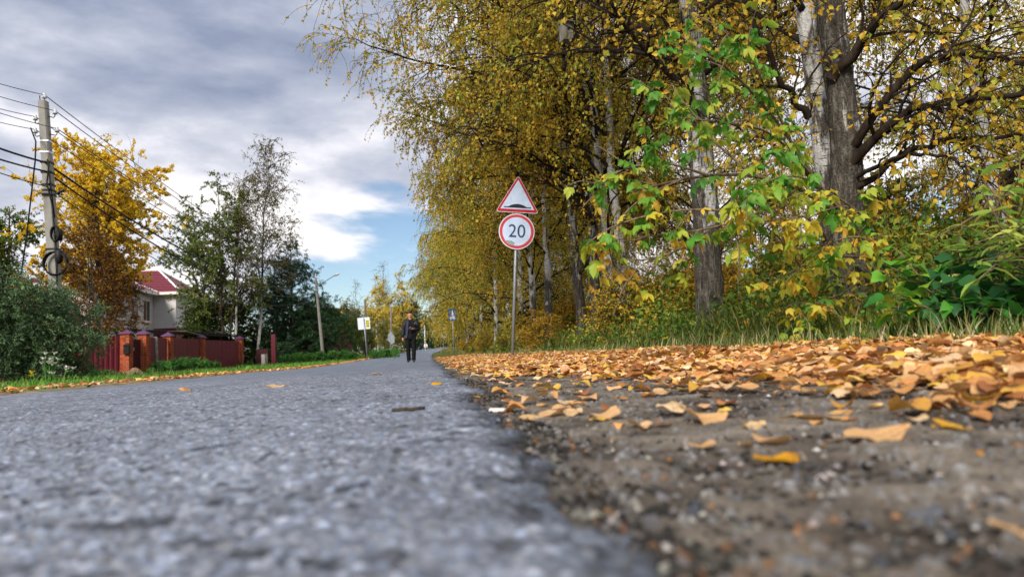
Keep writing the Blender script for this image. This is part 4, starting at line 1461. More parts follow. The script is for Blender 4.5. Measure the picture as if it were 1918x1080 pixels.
# ---------------------------------------------------------------- person
M['skin'] = plain('skin', lin('c08a72'), 0.5, 0.4, 0, 0.06, 20, 0.05)
M['hair'] = plain('dark_hair', lin('2a1b16'), 0.6, 0.3, 0, 0.3, 60, 0.4)
M['jacket'] = plain('black_jacket', lin('14151b'), 0.6, 0.35, 0, 0.3, 14, 0.3, 0.02)
M['lining'] = plain('navy_lining', lin('1f2a4a'), 0.6, 0.35, 0, 0.25, 14, 0.3, 0.02)
M['shirt'] = plain('black_shirt', lin('0e0e11'), 0.8, 0.2, 0, 0.3, 18, 0.3, 0.01)
M['trousers'] = plain('black_trousers', lin('0c0d10'), 0.8, 0.2, 0, 0.3, 16, 0.4, 0.02)
M['shoe'] = plain('dark_shoes', lin('22232c'), 0.5, 0.4, 0, 0.2, 20)
M['phone'] = plain('phone_black', lin('0b0b0d'), 0.2, 0.5, 0, 0.1, 5, 0.0)


def skin_mesh(name, verts, edges, radii, mat, parent, root=0, sub=2):
    me = bpy.data.meshes.new(name)
    me.from_pydata(verts, edges, [])
    me.materials.append(mat)
    o = link(name, me, parent)
    sk_ = o.modifiers.new('skin', 'SKIN')
    sk_.use_smooth_shade = True
    for i, r_ in enumerate(radii):
        v_ = me.skin_vertices[0].data[i]
        v_.radius = (r_, r_) if isinstance(r_, float) else r_
        v_.use_root = (i == root)
    ss = o.modifiers.new('sub', 'SUBSURF')
    ss.levels = sub
    ss.render_levels = sub
    return o


def person():
    pb = P(771, 678, 24.0)
    e = empty('person', (pb[0], pb[1], float(zroad(pb[1])) + 0.004))
    e.rotation_euler = (0, 0, math.atan2(-pb[0], pb[1]) * -1 * 0 + R(-3))
    V_, E_, Rd = [], [], []

    def chain(pts, start=None):
        prev = start
        ids = []
        for p_, r_ in pts:
            V_.append(p_)
            Rd.append(r_)
            i = len(V_) - 1
            if prev is not None:
                E_.append((prev, i))
            prev = i
            ids.append(i)
        return ids
    # faces -Y (towards the camera); +X is his left hand side
    sp_ = chain([((0, 0, 0.95), (0.15, 0.11)), ((0, 0.0, 1.10), (0.14, 0.10)), ((0, 0, 1.25), (0.16, 0.11)), ((0, 0.01, 1.38), (0.11, 0.08)), ((0, 0.0, 1.49), 0.058),
                 ((0, -0.012, 1.545), 0.055), ((0, -0.03, 1.585), (0.062, 0.070)), ((0, -0.025, 1.66), (0.075, 0.092)), ((0, -0.015, 1.715), (0.068, 0.082)), ((0, -0.01, 1.745), 0.045)])
    chain([((0, -0.118, 1.625), 0.014), ((0, -0.132, 1.612), 0.010)], sp_[7])
    chain([((-0.083, -0.01, 1.635), 0.014)], sp_[7])
    chain([((0.083, -0.01, 1.635), 0.014)], sp_[7])
    ra = chain([((-0.15, 0.0, 1.40), 0.045), ((-0.225, 0.02, 1.28), 0.042), ((-0.255, 0.03, 1.12), 0.042), ((-0.272, 0.0, 0.98), 0.036), ((-0.278, -0.03, 0.865), 0.028), ((-0.277, -0.045, 0.81), (0.024, 0.038))], sp_[3])
    la = chain([((0.15, 0.0, 1.40), 0.045), ((0.235, 0.02, 1.29), 0.042), ((0.275, 0.03, 1.15), 0.042), ((0.20, -0.12, 1.135), 0.037), ((0.09, -0.22, 1.155), 0.028), ((0.045, -0.245, 1.165), (0.026, 0.036))], sp_[3])
    for k_, (dx, dy, dz) in enumerate(((-0.012, -0.03, -0.06), (-0.004, -0.012, -0.075), (0.004, 0.008, -0.075), (0.01, 0.026, -0.06))):
        chain([((-0.277 + dx * 0.7, -0.045 + dy, 0.775 - k_ * 0.001), 0.009), ((-0.274 + dx, -0.052 + dy, 0.81 + dz), 0.008)], ra[-1])
    chain([((-0.262, -0.085, 0.80), 0.010), ((-0.262, -0.098, 0.77), 0.008)], ra[-1])
    for k_ in range(4):
        chain([((0.01 - k_ * 0.004, -0.265, 1.195 - k_ * 0.022), 0.009), ((-0.03, -0.285 + k_ * 0.003, 1.19 - k_ * 0.022), 0.008)], la[-1])
    chain([((0.035, -0.282, 1.205), 0.010), ((0.012, -0.30, 1.222), 0.008)], la[-1])
    chain([((-0.095, 0, 0.88), 0.085), ((-0.105, 0.0, 0.52), 0.058), ((-0.10, 0.05, 0.30), 0.05), ((-0.092, 0.075, 0.10), 0.030), ((-0.10, 0.02, 0.05), 0.022)], sp_[0])
    chain([((0.095, 0, 0.88), 0.085), ((0.100, -0.06, 0.52), 0.058), ((0.085, -0.05, 0.30), 0.05), ((0.08, -0.065, 0.10), 0.030), ((0.085, -0.12, 0.05), 0.022)], sp_[0])
    skin_mesh('body', V_, E_, Rd, M['skin'], e)

    def ell(c, rx, ry, n=20, a0=0.0, a1=360.0, wob=0.0):
        out = []
        m_ = n if a1 - a0 >= 360 else n + 1
        for i in range(m_):
            a_ = R(a0 + (a1 - a0) * i / n)
            k_ = 1 + wob * math.sin(i * 2.3 + c[2] * 31)
            out.append((c[0] + rx * math.cos(a_) * k_, c[1] + ry * math.sin(a_) * k_, c[2]))
        return out
    # shirt
    MB().loft([ell((0, 0, z), rx, ry) for z, rx, ry in ((0.86, .165, .115), (1.0, .165, .12), (1.2, .175, .125), (1.36, .17, .12), (1.45, .11, .09), (1.485, .07, .075))]).build('shirt', M['shirt'], e, smooth=True)
    # trousers
    mb = MB()
    mb.loft([ell((0, 0, z), rx, ry) for z, rx, ry in ((0.99, .165, .12), (0.92, .18, .13), (0.84, .185, .135), (0.78, .17, .125))])
    for sx, kn, an in ((-1, (-0.108, 0.0, 0.50), (-0.095, 0.075, 0.06)), (1, (0.105, -0.055, 0.50), (0.08, -0.065, 0.06))):
        rr_ = []
        for z, r_ in ((0.86, .098), (0.78, .096), (0.66, .088), (0.55, .078), (0.48, .076), (0.38, .074), (0.28, .072), (0.18, .072), (0.10, .075), (0.065, .077)):
            if z > 0.5:
                u = (0.86 - z) / 0.36
                c = (sx * 0.09 * (1 - u) + kn[0] * u, kn[1] * u, z)
            else:
                u = (0.5 - z) / 0.44
                c = (kn[0] * (1 - u) + an[0] * u, kn[1] * (1 - u) + an[1] * u, z)
            rr_.append(ell(c, r_, r_ * 1.08, 16, wob=0.03))
        mb.loft(rr_)
    mb.build('trousers', M['trousers'], e, smooth=True)
    # shoes
    for sx, (ax_, ay_) in ((-1, (-0.098, 0.075)), (1, (0.083, -0.065))):
        mb = MB()
        rr_ = []
        for u, wd_, hh_ in ((0, .02, .03), (0.03, .035, .075), (0.10, .042, .10), (0.17, .045, .075), (0.24, .05, .055), (0.29, .04, .04), (0.31, .015, .025)):
            y_ = ay_ + 0.09 - u
            rr_.append([(ax_ + sx * 0.02 * u / .3 + wd_ * math.cos(R(a_)), y_, max(0.0, hh_ * (0.5 + 0.5 * math.sin(R(a_))))) for a_ in range(0, 360, 30)])
        mb.loft(rr_)
        mb.build('shoe', M['shoe'], e, smooth=True)
    # open jacket: a shell round back and sides, hem below the hip
    mb = MB()
    prof = ((0.80, .215, .155, 48, 50), (0.90, .21, .155, 42, 48), (1.05, .205, .155, 34, 44), (1.2, .21, .155, 28, 40), (1.32, .215, .15, 22, 32), (1.41, .195, .135, 18, 26), (1.46, .135, .11, 18, 22), (1.50, .095, .10, 15, 18))
    for off_, mi_ in ((0.0, 0), (-0.012, 1)):
        rows = []
        for z, rx, ry, gl, gr in prof:
            rows.append(ell((0, 0.005, z), rx + off_, ry + off_, 26, -90 + gl, 270 - gr, 0.012))
        k_ = len(rows[0])
        vs = [v for r_ in rows for v in r_]
        mb.add(vs, [(i * k_ + j, i * k_ + j + 1, (i + 1) * k_ + j + 1, (i + 1) * k_ + j) for i in range(len(rows) - 1) for j in range(k_ - 1)], mi_)
    jk = mb.build('jacket', [M['jacket'], M['lining']], e, smooth=True)
    # turned front edge in navy on his right
    mb = MB()
    mb.loft([[(x - 0.035, -0.145, z), (x + 0.03, -0.152, z), (x + 0.03, -0.135, z), (x - 0.035, -0.128, z)] for x, z in ((-0.155, 0.83), (-0.125, 1.0), (-0.10, 1.2), (-0.085, 1.33), (-0.07, 1.42))])
    mb.build('front_facing', M['lining'], jk)
    mb = MB()
    mb.tube([(-0.165, 0.0, 1.42), (-0.225, 0.02, 1.28), (-0.258, 0.03, 1.12), (-0.274, 0.0, 0.98), (-0.28, -0.03, 0.86)], [.085, .078, .072, .064, .052], 14)
    mb.build('sleeve', M['jacket'], jk, smooth=True)
    mb = MB()
    mb.tube([(0.165, 0.0, 1.42), (0.24, 0.02, 1.29), (0.285, 0.035, 1.17), (0.275, -0.01, 1.115), (0.20, -0.12, 1.13), (0.105, -0.21, 1.155)], [.085, .08, .074, .068, .06, .05], 14)
    mb.build('sleeve', M['jacket'], jk, smooth=True)
    mb = MB()
    cp = []
    for i in range(13):
        a_ = R(-50 + 280 * i / 12)
        cp.append((0.085 * math.cos(a_), 0.02 + 0.085 * math.sin(a_), 1.50 + 0.025 * math.sin(a_)))
    mb.tube(cp, [0.018] + [0.034] * 11 + [0.018], 10)
    mb.build('hood_collar', M['jacket'], jk, smooth=True)
    MB().box((0.15, -0.153, 1.338), (0.178, -0.147, 1.346)).build('chest_mark', M['sign_edge'], jk)
    # hair, eyes, brows, mouth
    mb = MB()
    rr_ = []
    for z, rx, ry, cy_ in ((1.60, .070, .070, .03), (1.65, .082, .084, .02), (1.685, .085, .094, .005), (1.72, .084, .104, -.012), (1.76, .074, .098, -.018), (1.79, .05, .065, -.016), (1.80, .01, .01, -.012)):
        rr_.append([(rx * math.cos(R(a_)), cy_ + ry * (math.sin(R(a_)) if not (z < 1.68 and math.sin(R(a_)) < 0.0) else 0.0), z) for a_ in range(0, 360, 20)])
    mb.loft(rr_)
    mb.build('hair', M['hair'], e, smooth=True)
    for sx in (-1, 1):
        mb = MB()
        mb.tube([(sx * 0.045, -0.105, 1.667), (sx * 0.015, -0.115, 1.666)], 0.005, 6)
        mb.build('eyebrow', M['hair'], e)
        MB().tube([(sx * 0.04, -0.104, 1.648), (sx * 0.02, -0.110, 1.647)], 0.006, 6).build('eye', M['phone'], e)
    MB().tube([(-0.02, -0.098, 1.578), (0.02, -0.098, 1.578)], 0.004, 6).build('mouth', plain('lips', lin('8d4a42'), 0.5), e)
    tag(e, 'man in black open jacket and trousers walking up the road holding a phone', 'person')
    ph = MB()
    ph.box((-0.036, -0.005, -0.075), (0.036, 0.004, 0.075))
    po = ph.build('phone', M['phone'], None, bevel=0.003)
    po.matrix_world = Matrix.Translation(e.location) @ e.rotation_euler.to_matrix().to_4x4() @ Matrix.Translation((0.0, -0.278, 1.185)) @ Matrix.Rotation(R(-35), 4, 'X') @ Matrix.Rotation(R(60), 4, 'Y')
    tag(po, 'dark phone held in the hand of the walking man', 'phone')


person()


# ---------------------------------------------------------------- left side: fence with brick pillars
def brickmat():
    mt, nt = newmat('pillar_brick')
    t = nt.n('ShaderNodeTexCoord')
    v_ = nt.n('ShaderNodeTexVoronoi', Scale=9.0)
    nt.l(t.outputs['Object'], v_.inputs['Vector'])
    n_ = nt.noise(t.outputs['Object'], 40, 4, 0.6)
    c = nt.ramp(v_.outputs['Color'], [(0.1, lin('7d3620')), (0.5, lin('a04a2a')), (0.9, lin('b85c38'))])
    c = nt.mix(nt.math('MULTIPLY', n_, 0.4), c, lin('6d3a2a'))
    finish(nt, c, 0.85, 0.15, 0, n_, 0.3, 0.006)
    return mt


M['brick'] = brickmat()
M['mortar'] = plain('mortar', lin('8f857a'), 0.9, 0.1, 0, 0.2, 30)
M['cap'] = plain('purple_cap', lin('5a3a5c'), 0.5, 0.4, 0.1, 0.2, 8)
M['sheet'] = plain('burgundy_sheet', lin('641a2a'), 0.45, 0.45, 0.1, 0.14, 2.5, 0.05)
M['rail'] = plain('dark_red_rail', lin('3a1015'), 0.6, 0.3, 0.1, 0.2, 5)
M['white_wall'] = plain('white_render', lin('c9c6c8'), 0.9, 0.1, 0, 0.08, 1.5, 0.1)
M['roof_red'] = plain('burgundy_roof', lin('6a2838'), 0.55, 0.35, 0.1, 0.2, 3, 0.1)
M['trim'] = plain('white_trim', lin('d8d2d0'), 0.6, 0.3, 0, 0.06, 5, 0.05)
M['glass'] = plain('dark_window_glass', lin('2a2626'), 0.12, 0.6, 0, 0.2, 2, 0.0)
M['curtain'] = plain('brown_shutter', lin('5a3a2a'), 0.6, 0.3, 0, 0.2, 5)
M['dark_roof'] = plain('dark_carport_roof', lin('22181c'), 0.6, 0.35, 0.1, 0.25, 3)
M['wood_grey'] = bark('weathered_wood', lin('5a5650'), lin('96918a'), 24)
M['concrete'] = plain('pole_concrete', lin('8f8c88'), 0.9, 0.15, 0, 0.16, 5, 0.4, 0.01)
M['concrete2'] = plain('old_pole_concrete', lin('7d7a76'), 0.9, 0.15, 0, 0.2, 4, 0.4, 0.01)
M['black_rubber'] = plain('black_cable', lin('141414'), 0.6, 0.3, 0, 0.2, 10)
M['wire'] = plain('bare_wire', lin('3c3f44'), 0.5, 0.4, 0.5, 0.1, 10)
M['porcelain'] = plain('porcelain', lin('c4c8cc'), 0.3, 0.5, 0, 0.08, 12)
M['steel_band'] = plain('steel_band', lin('a9b0b6'), 0.35, 0.5, 0.8, 0.1, 10)
M['salmon'] = plain('salmon_render', lin('c79a80'), 0.9, 0.1, 0, 0.08, 2)
M['mail'] = plain('black_mailbox', lin('17181a'), 0.5, 0.4, 0.2, 0.2, 10)
M['dirt'] = plain('heaped_soil', lin('7a6450'), 0.95, 0.05, 0, 0.25, 8, 0.8, 0.04)


def pillar_mesh():
    """brick courses with recessed joints, 0.38 m square, 1.75 m tall"""
    mb = MB()
    rnd = random.Random(4)
    z = -0.1
    c = 0
    while z < 1.72:
        for f_ in range(4):
            Mx = Matrix.Rotation(R(90 * f_), 4, 'Z')
            cuts = [-0.19, -0.06, 0.064] if c % 2 == 0 else [-0.19, 0.0, 0.064]
            ends = cuts[1:] + [0.064 + 0.0]
            xs_ = [-0.19, -0.066, 0.058, 0.19 - 0.124] if c % 2 else [-0.19, 0.064]
            for i in range(len(xs_) - 1 if c % 2 else 1):
                a_, b_ = xs_[i] + 0.005, xs_[i + 1] - 0.005
                if b_ - a_ < 0.02:
                    continue
                d_ = rnd.uniform(-0.002, 0.002)
                mb.box((a_, -0.19 + d_, z), (b_, -0.075, z + 0.065), 0, Mx)
        z += 0.077
        c += 1
    return mb.mesh('brick_courses', M['brick'])


pm_ = pillar_mesh()
core = MB().box((-0.175, -0.175, -0.12), (0.175, 0.175, 1.735)).mesh('mortar_core', M['mortar'])
mbc = MB()
mbc.add([(-0.25, -0.25, 1.74), (0.25, -0.25, 1.74), (0.25, 0.25, 1.74), (-0.25, 0.25, 1.74), (-0.25, -0.25, 1.775), (0.25, -0.25, 1.775), (0.25, 0.25, 1.775), (-0.25, 0.25, 1.775), (0, 0, 1.95)],
        [(3, 2, 1, 0), (0, 1, 5, 4), (1, 2, 6, 5), (2, 3, 7, 6), (3, 0, 4, 7), (4, 5, 8), (5, 6, 8), (6, 7, 8), (7, 4, 8)])
capm = mbc.mesh('cap', M['cap'])


def sheet_panel(name, a, b, z0, z1, mat, parent, period=0.19, depth=0.022):
    """profiled steel sheet between two ground points"""
    a, b = Vector((a[0], a[1], 0)), Vector((b[0], b[1], 0))
    L_ = (b - a).length
    u_ = (b - a) / L_
    nrm = Vector((u_.y, -u_.x, 0))
    n = int(L_ / period)
    prof = []
    for i in range(n + 1):
        s0 = i * period
        for ds, dd in ((0, 0), (0.35, 0), (0.45, 1), (0.9, 1)):
            s = s0 + ds * period
            if s <= L_:
                prof.append((s, dd * depth))
    vs, fs = [], []
    za, zb = z0, z1
    for s, d_ in prof:
        p_ = a + u_ * s + nrm * d_
        f_ = s / L_
        lo, hi = za[0] * (1 - f_) + za[1] * f_, zb[0] * (1 - f_) + zb[1] * f_
        q_ = p_ - nrm * 0.004
        vs += [(p_.x, p_.y, lo), (p_.x, p_.y, hi), (q_.x, q_.y, lo), (q_.x, q_.y, hi)]
    for i in range(len(prof) - 1):
        k_ = i * 4
        fs += [(k_, k_ + 4, k_ + 5, k_ + 1), (k_ + 2, k_ + 3, k_ + 7, k_ + 6), (k_ + 1, k_ + 5, k_ + 7, k_ + 3)]
    off_ = Vector(parent.location)
    vs = [tuple(Vector(v) - off_) for v in vs]
    return MB().add(vs, fs).build(name, mat, parent)


pil = [(-60, 25.0), (42, 26.6), (237, 29.3), (269, 30.4), (315, 34.0), (377, 39.0), (449.5, 44.2)]
pts_ = [G(px, d) for px, d in pil]
fence = empty('fence', pts_[2])
ang_f = math.atan2(pts_[6][1] - pts_[2][1], pts_[6][0] - pts_[2][0])
for i, p_ in enumerate(pts_):
    pe = link('pillar', core, fence, Vector(p_) - Vector(pts_[2]), (0, 0, ang_f))
    pe.scale = (1, 1, 1.06)
    bo = link('bricks', pm_, pe)
    bo['kind'] = 'stuff'
    link('cap', capm, pe)
for i in range(6):
    a, b = np.array(pts_[i]), np.array(pts_[i + 1])
    u_ = (b - a) / np.linalg.norm((b - a)[:2])
    a2, b2_ = a + u_ * 0.2, b - u_ * 0.2
    nseg = 1 if i in (2, 3) else 2
    for s in range(nseg):
        c0 = a2 + (b2_ - a2) * (s / nseg)
        c1 = a2 + (b2_ - a2) * ((s + 1) / nseg - (0.002 if s == 0 else 0))
        z0 = (c0[2] + 0.05, c1[2] + 0.05)
        z1 = (c0[2] + 1.76 + 0.03 * math.sin(i * 2 + s), c1[2] + 1.76 + 0.03 * math.sin(i * 2 + s))
        if i == 2:
            z0, z1 = (c0[2] + 0.1, c1[2] + 0.1), (c0[2] + 1.62, c1[2] + 1.62)
            gd = sheet_panel('gate', c0, c1, z0, z1, M['rail'], fence, 0.12, 0.012)
            hp_ = Vector(c0 + (c1 - c0) * 0.25) - Vector(pts_[2])
            MB().box((hp_.x + 0.02, hp_.y - 0.10, 1.12), (hp_.x + 0.08, hp_.y - 0.02, 1.26)).build('handle', M['steel_band'], gd)
        else:
            sheet_panel('panel', c0, c1, z0, z1, M['sheet'], fence)
tag(fence, 'burgundy sheet-metal fence with red brick pillars and purple pyramid caps', 'fence')

mp0 = Vector(pts_[2])
mail = empty('mailbox', (mp0.x + 0.12, mp0.y - 0.26, mp0.z + 0.98), R(-20))
MB().box((-0.13, -0.06, 0), (0.13, 0.06, 0.36)).build('box', M['mail'], mail, bevel=0.01)
MB().add([(-0.15, -0.09, 0.35), (0.15, -0.09, 0.35), (0.15, 0.07, 0.43), (-0.15, 0.07, 0.43), (-0.15, -0.09, 0.37), (0.15, -0.09, 0.37), (0.15, 0.07, 0.45), (-0.15, 0.07, 0.45)],
         [(3, 2, 1, 0), (4, 5, 6, 7), (0, 1, 5, 4), (1, 2, 6, 5), (2, 3, 7, 6), (3, 0, 4, 7)]).build('lid', M['mail'], mail)
tag(mail, 'black mailbox fixed to the brick pillar beside the gate', 'mailbox')

wp = G(292, 32.0)
MBo = MB()
MBo.tube([(0, 0, -0.3), (0.01, 0, 0.9), (-0.02, 0, 1.78)], [0.10, 0.095, 0.085], 10)
tag(MBo.build('wooden_post', M['wood_grey'], None, wp, smooth=True), 'weathered grey wooden post in front of the burgundy fence panel', 'post')

# soil heap by the gate
md = G(246, 28.3)
n = 22
vs, fs = [], []
rnd = random.Random(2)
for i in range(n):
    for j in range(n):
        x_, y_ = (i / (n - 1) - 0.5) * 2.2, (j / (n - 1) - 0.5) * 1.4
        r_ = math.hypot(x_ / 1.0, y_ / 0.62)
        vs.append((x_, y_, max(0, 0.42 * (1 - r_) * (1 + 0.3 * math.sin(x_ * 7) * math.cos(y_ * 9))) - 0.04 + rnd.uniform(0, 0.02)))
for i in range(n - 1):
    for j in range(n - 1):
        a_ = i * n + j
        fs.append((a_, a_ + n, a_ + n + 1, a_ + 1))
tag(MB().add(vs, fs).build('soil_heap', M['dirt'], None, md, smooth=True), 'low heap of brown soil at the foot of the gate pillars', 'soil heap')

# ---- carport behind the fence
ca, cb = np.array(P(150, 612, 31.5)), np.array(P(458, 627, 47.0))
cpv = empty('carport', (ca[0], ca[1], 0))
ax = unit((cb - ca)[None] * np.array([1, 1, 0]))[0]
nx = np.array([-ax[1], ax[0], 0]) * -1
if nx[0] > 0:
    nx = -nx
L_ = float(np.linalg.norm((cb - ca)[:2]))
mb = MB()
nseg = 48
off_ = np.array([ca[0], ca[1], 0])
for i in range(nseg):
    for jj in (0, 1):
        pass
pr = []
for i in range(nseg * 2 + 1):
    s = L_ * i / (nseg * 2)
    dz = 0.03 if i % 2 else 0.0
    zf = ca[2] * (1 - s / L_) + cb[2] * s / L_ + dz
    p0 = ca * np.array([1, 1, 0]) + ax * s - off_
    p1 = p0 + nx * 4.2
    pr.append([(p0[0], p0[1], zf), (p1[0], p1[1], zf + 0.35), (p1[0], p1[1], zf + 0.33), (p0[0], p0[1], zf - 0.03)])
mb.loft(pr)
mb.build('roof', M['dark_roof'], cpv)
mb = MB()
q0, q1 = ca - off_, cb - off_
mb.tube([tuple(q0 - np.array([0, 0, 0.11])), tuple(q1 - np.array([0, 0, 0.11]))], 0.07, 4)
mb.build('beam', M['dark_roof'], cpv)
for u in (0.08, 0.38, 0.68, 0.8, 0.97):
    p_ = q0 * (1 - u) + q1 * u
    MB().tube([(p_[0], p_[1], -0.2), (p_[0], p_[1], p_[2] - 0.05)], 0.06, 6).build('post', M['rail'], cpv)
tag(cpv, 'long dark low carport roof on posts behind the burgundy fence', 'carport')
# pale sheets stacked under it
ps = P(345, 624, 38)
mb = MB()
mb.box((-1.0, -0.5, 0), (1.0, 0.5, 0.04), 0, Matrix.Rotation(R(4), 4, 'Y'))
sh_ = mb.build('roofing_sheet', M['concrete2'], None, ps, (R(3), 0, ang_f))
tag(sh_, 'grey sheet lying on top under the dark carport roof', 'sheet')
MBp = MB()
MBp.box((-0.03, -0.03, 0), (0.03, 0.03, 0))

# ---- white house
hz = -0.1
XW, XM, YN, YW, YE = -20.0, -21.7, 49.0, 58.0, 65.5
house = empty('house', (-24, 56, hz))
ho = Vector((-24, 56, 0))


def hb(lo, hi):
    return MB().box(tuple(Vector(lo) - ho), tuple(Vector(hi) - ho))


hb((-25.5, YN, hz), (XM, YW - 0.002, 6.0)).build('wall', M['white_wall'], house)
hb((-34.2, YW, hz), (XW, YE, 6.05)).build('wall', M['white_wall'], house)
hb((XM + 0.003, YW - 0.05, hz), (XW + 0.05, YE + 0.03, 3.3)).build('plinth', M['roof_red'], house)


def hip(name, x0, x1, y0, y1, ze, zr, along):
    mb = MB()
    o_ = 0.5
    x0, x1, y0, y1 = x0 - o_, x1 + o_, y0 - o_, y1 + o_
    if along == 'x':
        r_ = (y1 - y0) / 2 * 0.75
        A = [(x0, y0, ze), (x1, y0, ze), (x1, y1, ze), (x0, y1, ze), (x0 + r_, (y0 + y1) / 2, zr), (x1 - r_, (y0 + y1) / 2, zr)]
        F_ = [(0, 1, 5, 4), (2, 3, 4, 5), (1, 2, 5), (3, 0, 4), (3, 2, 1, 0)]
    else:
        r_ = (x1 - x0) / 2 * 0.75
        A = [(x0, y0, ze), (x1, y0, ze), (x1, y1, ze), (x0, y1, ze), ((x0 + x1) / 2, y0 + r_, zr), ((x0 + x1) / 2, y1 - r_, zr)]
        F_ = [(1, 2, 5, 4), (3, 0, 4, 5), (0, 1, 4), (2, 3, 5), (3, 2, 1, 0)]
    mb.add([tuple(Vector(a) - ho) for a in A], F_)
    rf = mb.build(name, M['roof_red'], house)
    cap_ = MB()
    for a, b in ((A[1], A[5 if along == 'x' else 4]), (A[4], A[5]), (A[2], A[5])):
        cap_.tube([tuple(Vector(a) - ho + Vector((0, 0, 0.03))), tuple(Vector(b) - ho + Vector((0, 0, 0.03)))], 0.09, 6)
    cap_.build('ridge_cap', M['trim'], rf)
    # rows of metal tile
    tl_ = MB()
    if along == 'x':
        for i in range(1, 9):
            u = i / 9
            for (a, b, c_, d_) in ((A[0], A[1], A[4], A[5]),):
                p0 = Vector(a).lerp(Vector(c_), u) - ho
                p1 = Vector(b).lerp(Vector(d_), u) - ho
                tl_.tube([tuple(p0 + Vector((0, -0.02, 0.02))), tuple(p1 + Vector((0, -0.02, 0.02)))], 0.03, 4)
        tl_.build('tile_rows', M['roof_red'], rf)
    hb((x0 - 0.02, y0 - 0.02, ze - 0.22), (x1 + 0.02, y1 + 0.02, ze - 0.004)).build('eaves', M['trim'], house)
    return rf


hip('roof', -34.2, XW, YW, YE, 6.2, 8.5, 'x')
hip('roof', -25.5, XM, YN, YW - 1.1, 6.15, 7.4, 'y')


def hwin(x, y0, y1, z0, z1):
    f_ = hb((x - 0.05, y0, z0), (x + 0.05, y1, z1)).build('window', M['trim'], house)
    hb((x + 0.02, y0 + 0.09, z0 + 0.09), (x + 0.06, (y0 + y1) / 2 - 0.04, z1 - 0.09)).build('pane', M['curtain'], f_)
    hb((x + 0.02, (y0 + y1) / 2 + 0.04, z0 + 0.09), (x + 0.06, y1 - 0.09, z1 - 0.09)).build('pane', M['glass'], f_)
    hb((x - 0.02, y0 - 0.12, z0 - 0.1), (x + 0.16, y1 + 0.12, z0 - 0.01)).build('sill', M['trim'], f_)


hwin(XW, 59.8, 61.4, 3.9, 5.4)
hwin(XW, 63.2, 64.6, 3.9, 5.4)
for y_ in (49.6, 51.6, 53.6, 55.8):
    hwin(XM, y_, y_ + 1.35, 3.8, 5.5)
tag(house, 'white rendered house with burgundy hip roof behind the fence', 'house')

# ---------------------------------------------------------------- utility pole, wires, lamp pole
UB, UT = G(116, 17.2), P(81, 190, 17.2)
up_ = empty('utility_pole', UB)
ud = Vector(UT - UB)


def along(u, side=0.0, front=0.0):
    """point on the pole axis, moved sideways / towards the camera"""
    return tuple(ud * u + Vector((1, 0.13, 0)) * side + Vector((-0.13, 1, 0)) * -front)


mb = MB()
rings_ = []
for i in range(13):
    u = -0.05 + 1.05 * i / 12
    c_ = Vector(along(u))
    h_ = 0.132 * (1 - u) + 0.098 * u
    ch = h_ * 0.3
    rings_.append([tuple(c_ + Vector(v)) for v in ((-h_, -h_ + ch, 0), (-h_ + ch, -h_, 0), (h_ - ch, -h_, 0), (h_, -h_ + ch, 0), (h_, h_ - ch, 0), (h_ - ch, h_, 0), (-h_ + ch, h_, 0), (-h_, h_ - ch, 0))])
mb.loft(rings_)
mb.build('shaft', M['concrete'], up_)


def pu(py):
    return (py - hor(100)) / (190 - hor(100))


for py in (262, 282):
    u = pu(py)
    h_ = 0.132 * (1 - u) + 0.098 * u + 0.008
    mb = MB()
    c_ = Vector(along(u))
    mb.loft([[tuple(c_ + Vector((x, y, z))) for x, y in ((-h_, -h_), (h_, -h_), (h_, h_), (-h_, h_))] for z in (-0.02, 0.02)])
    mb.build('steel_band', M['steel_band'], up_)
for py in (300, 318, 340, 350, 358, 455):
    u = pu(py)
    h_ = 0.132 * (1 - u) + 0.098 * u + 0.010
    c_ = Vector(along(u))
    mb = MB()
    mb.loft([[tuple(c_ + Vector((x, y, z))) for x, y in ((-h_, -h_), (h_, -h_), (h_, h_), (-h_, h_))] for z in (-0.022, 0.022)])
    mb.build('cable_strap', M['black_rubber'], up_)


def insulator(u, side, front=0.0, hook=True):
    p_ = Vector(along(u, side, front))
    mb = MB()
    if hook:
        a_ = Vector(along(u, side * 0.35, front))
        mb.tube([tuple(a_ + Vector((0, 0, -0.09))), tuple(p_ + Vector((-0.03 * (1 if side > 0 else -1), 0, -0.12))), tuple(p_ + Vector((0, 0, -0.09))), tuple(p_)], 0.012, 6)
    else:
        mb.tube([tuple(p_ + Vector((0, 0, -0.12))), tuple(p_)], 0.012, 6)
    mb.build('hook', M['wire'], up_)
    mb = MB()
    mb.tube([tuple(p_ + Vector((0, 0, z))) for z in (-0.03, 0.0, 0.02, 0.05, 0.06, 0.09, 0.10)], [0.05, 0.06, 0.04, 0.045, 0.03, 0.04, 0.02], 10)
    mb.build('insulator', M['porcelain'], up_, smooth=True)
    return p_ + Vector((0, 0, 0.06)) + Vector(up_.location)


I = [insulator(1.015, 0.03, 0, False), insulator(pu(210), 0.24), insulator(pu(242), 0.26), insulator(pu(222), -0.20), insulator(pu(245), -0.22)]
MB().tube([along(1.0, -0.07), along(1.02, -0.07)], 0.012, 6).build('pin', M['wire'], up_)
# cross bracket with clamps
mb = MB()
u = pu(357)
mb.tube([along(u, -0.18, 0.16), along(u - 0.004, 0.36, 0.16)], 0.018, 6)
mb.build('bracket', M['wire'], up_)
MB().tube([along(pu(357), 0.24, 0.18), along(pu(352), 0.40, 0.20)], 0.035, 8).build('cable_clamp', M['black_rubber'], up_)
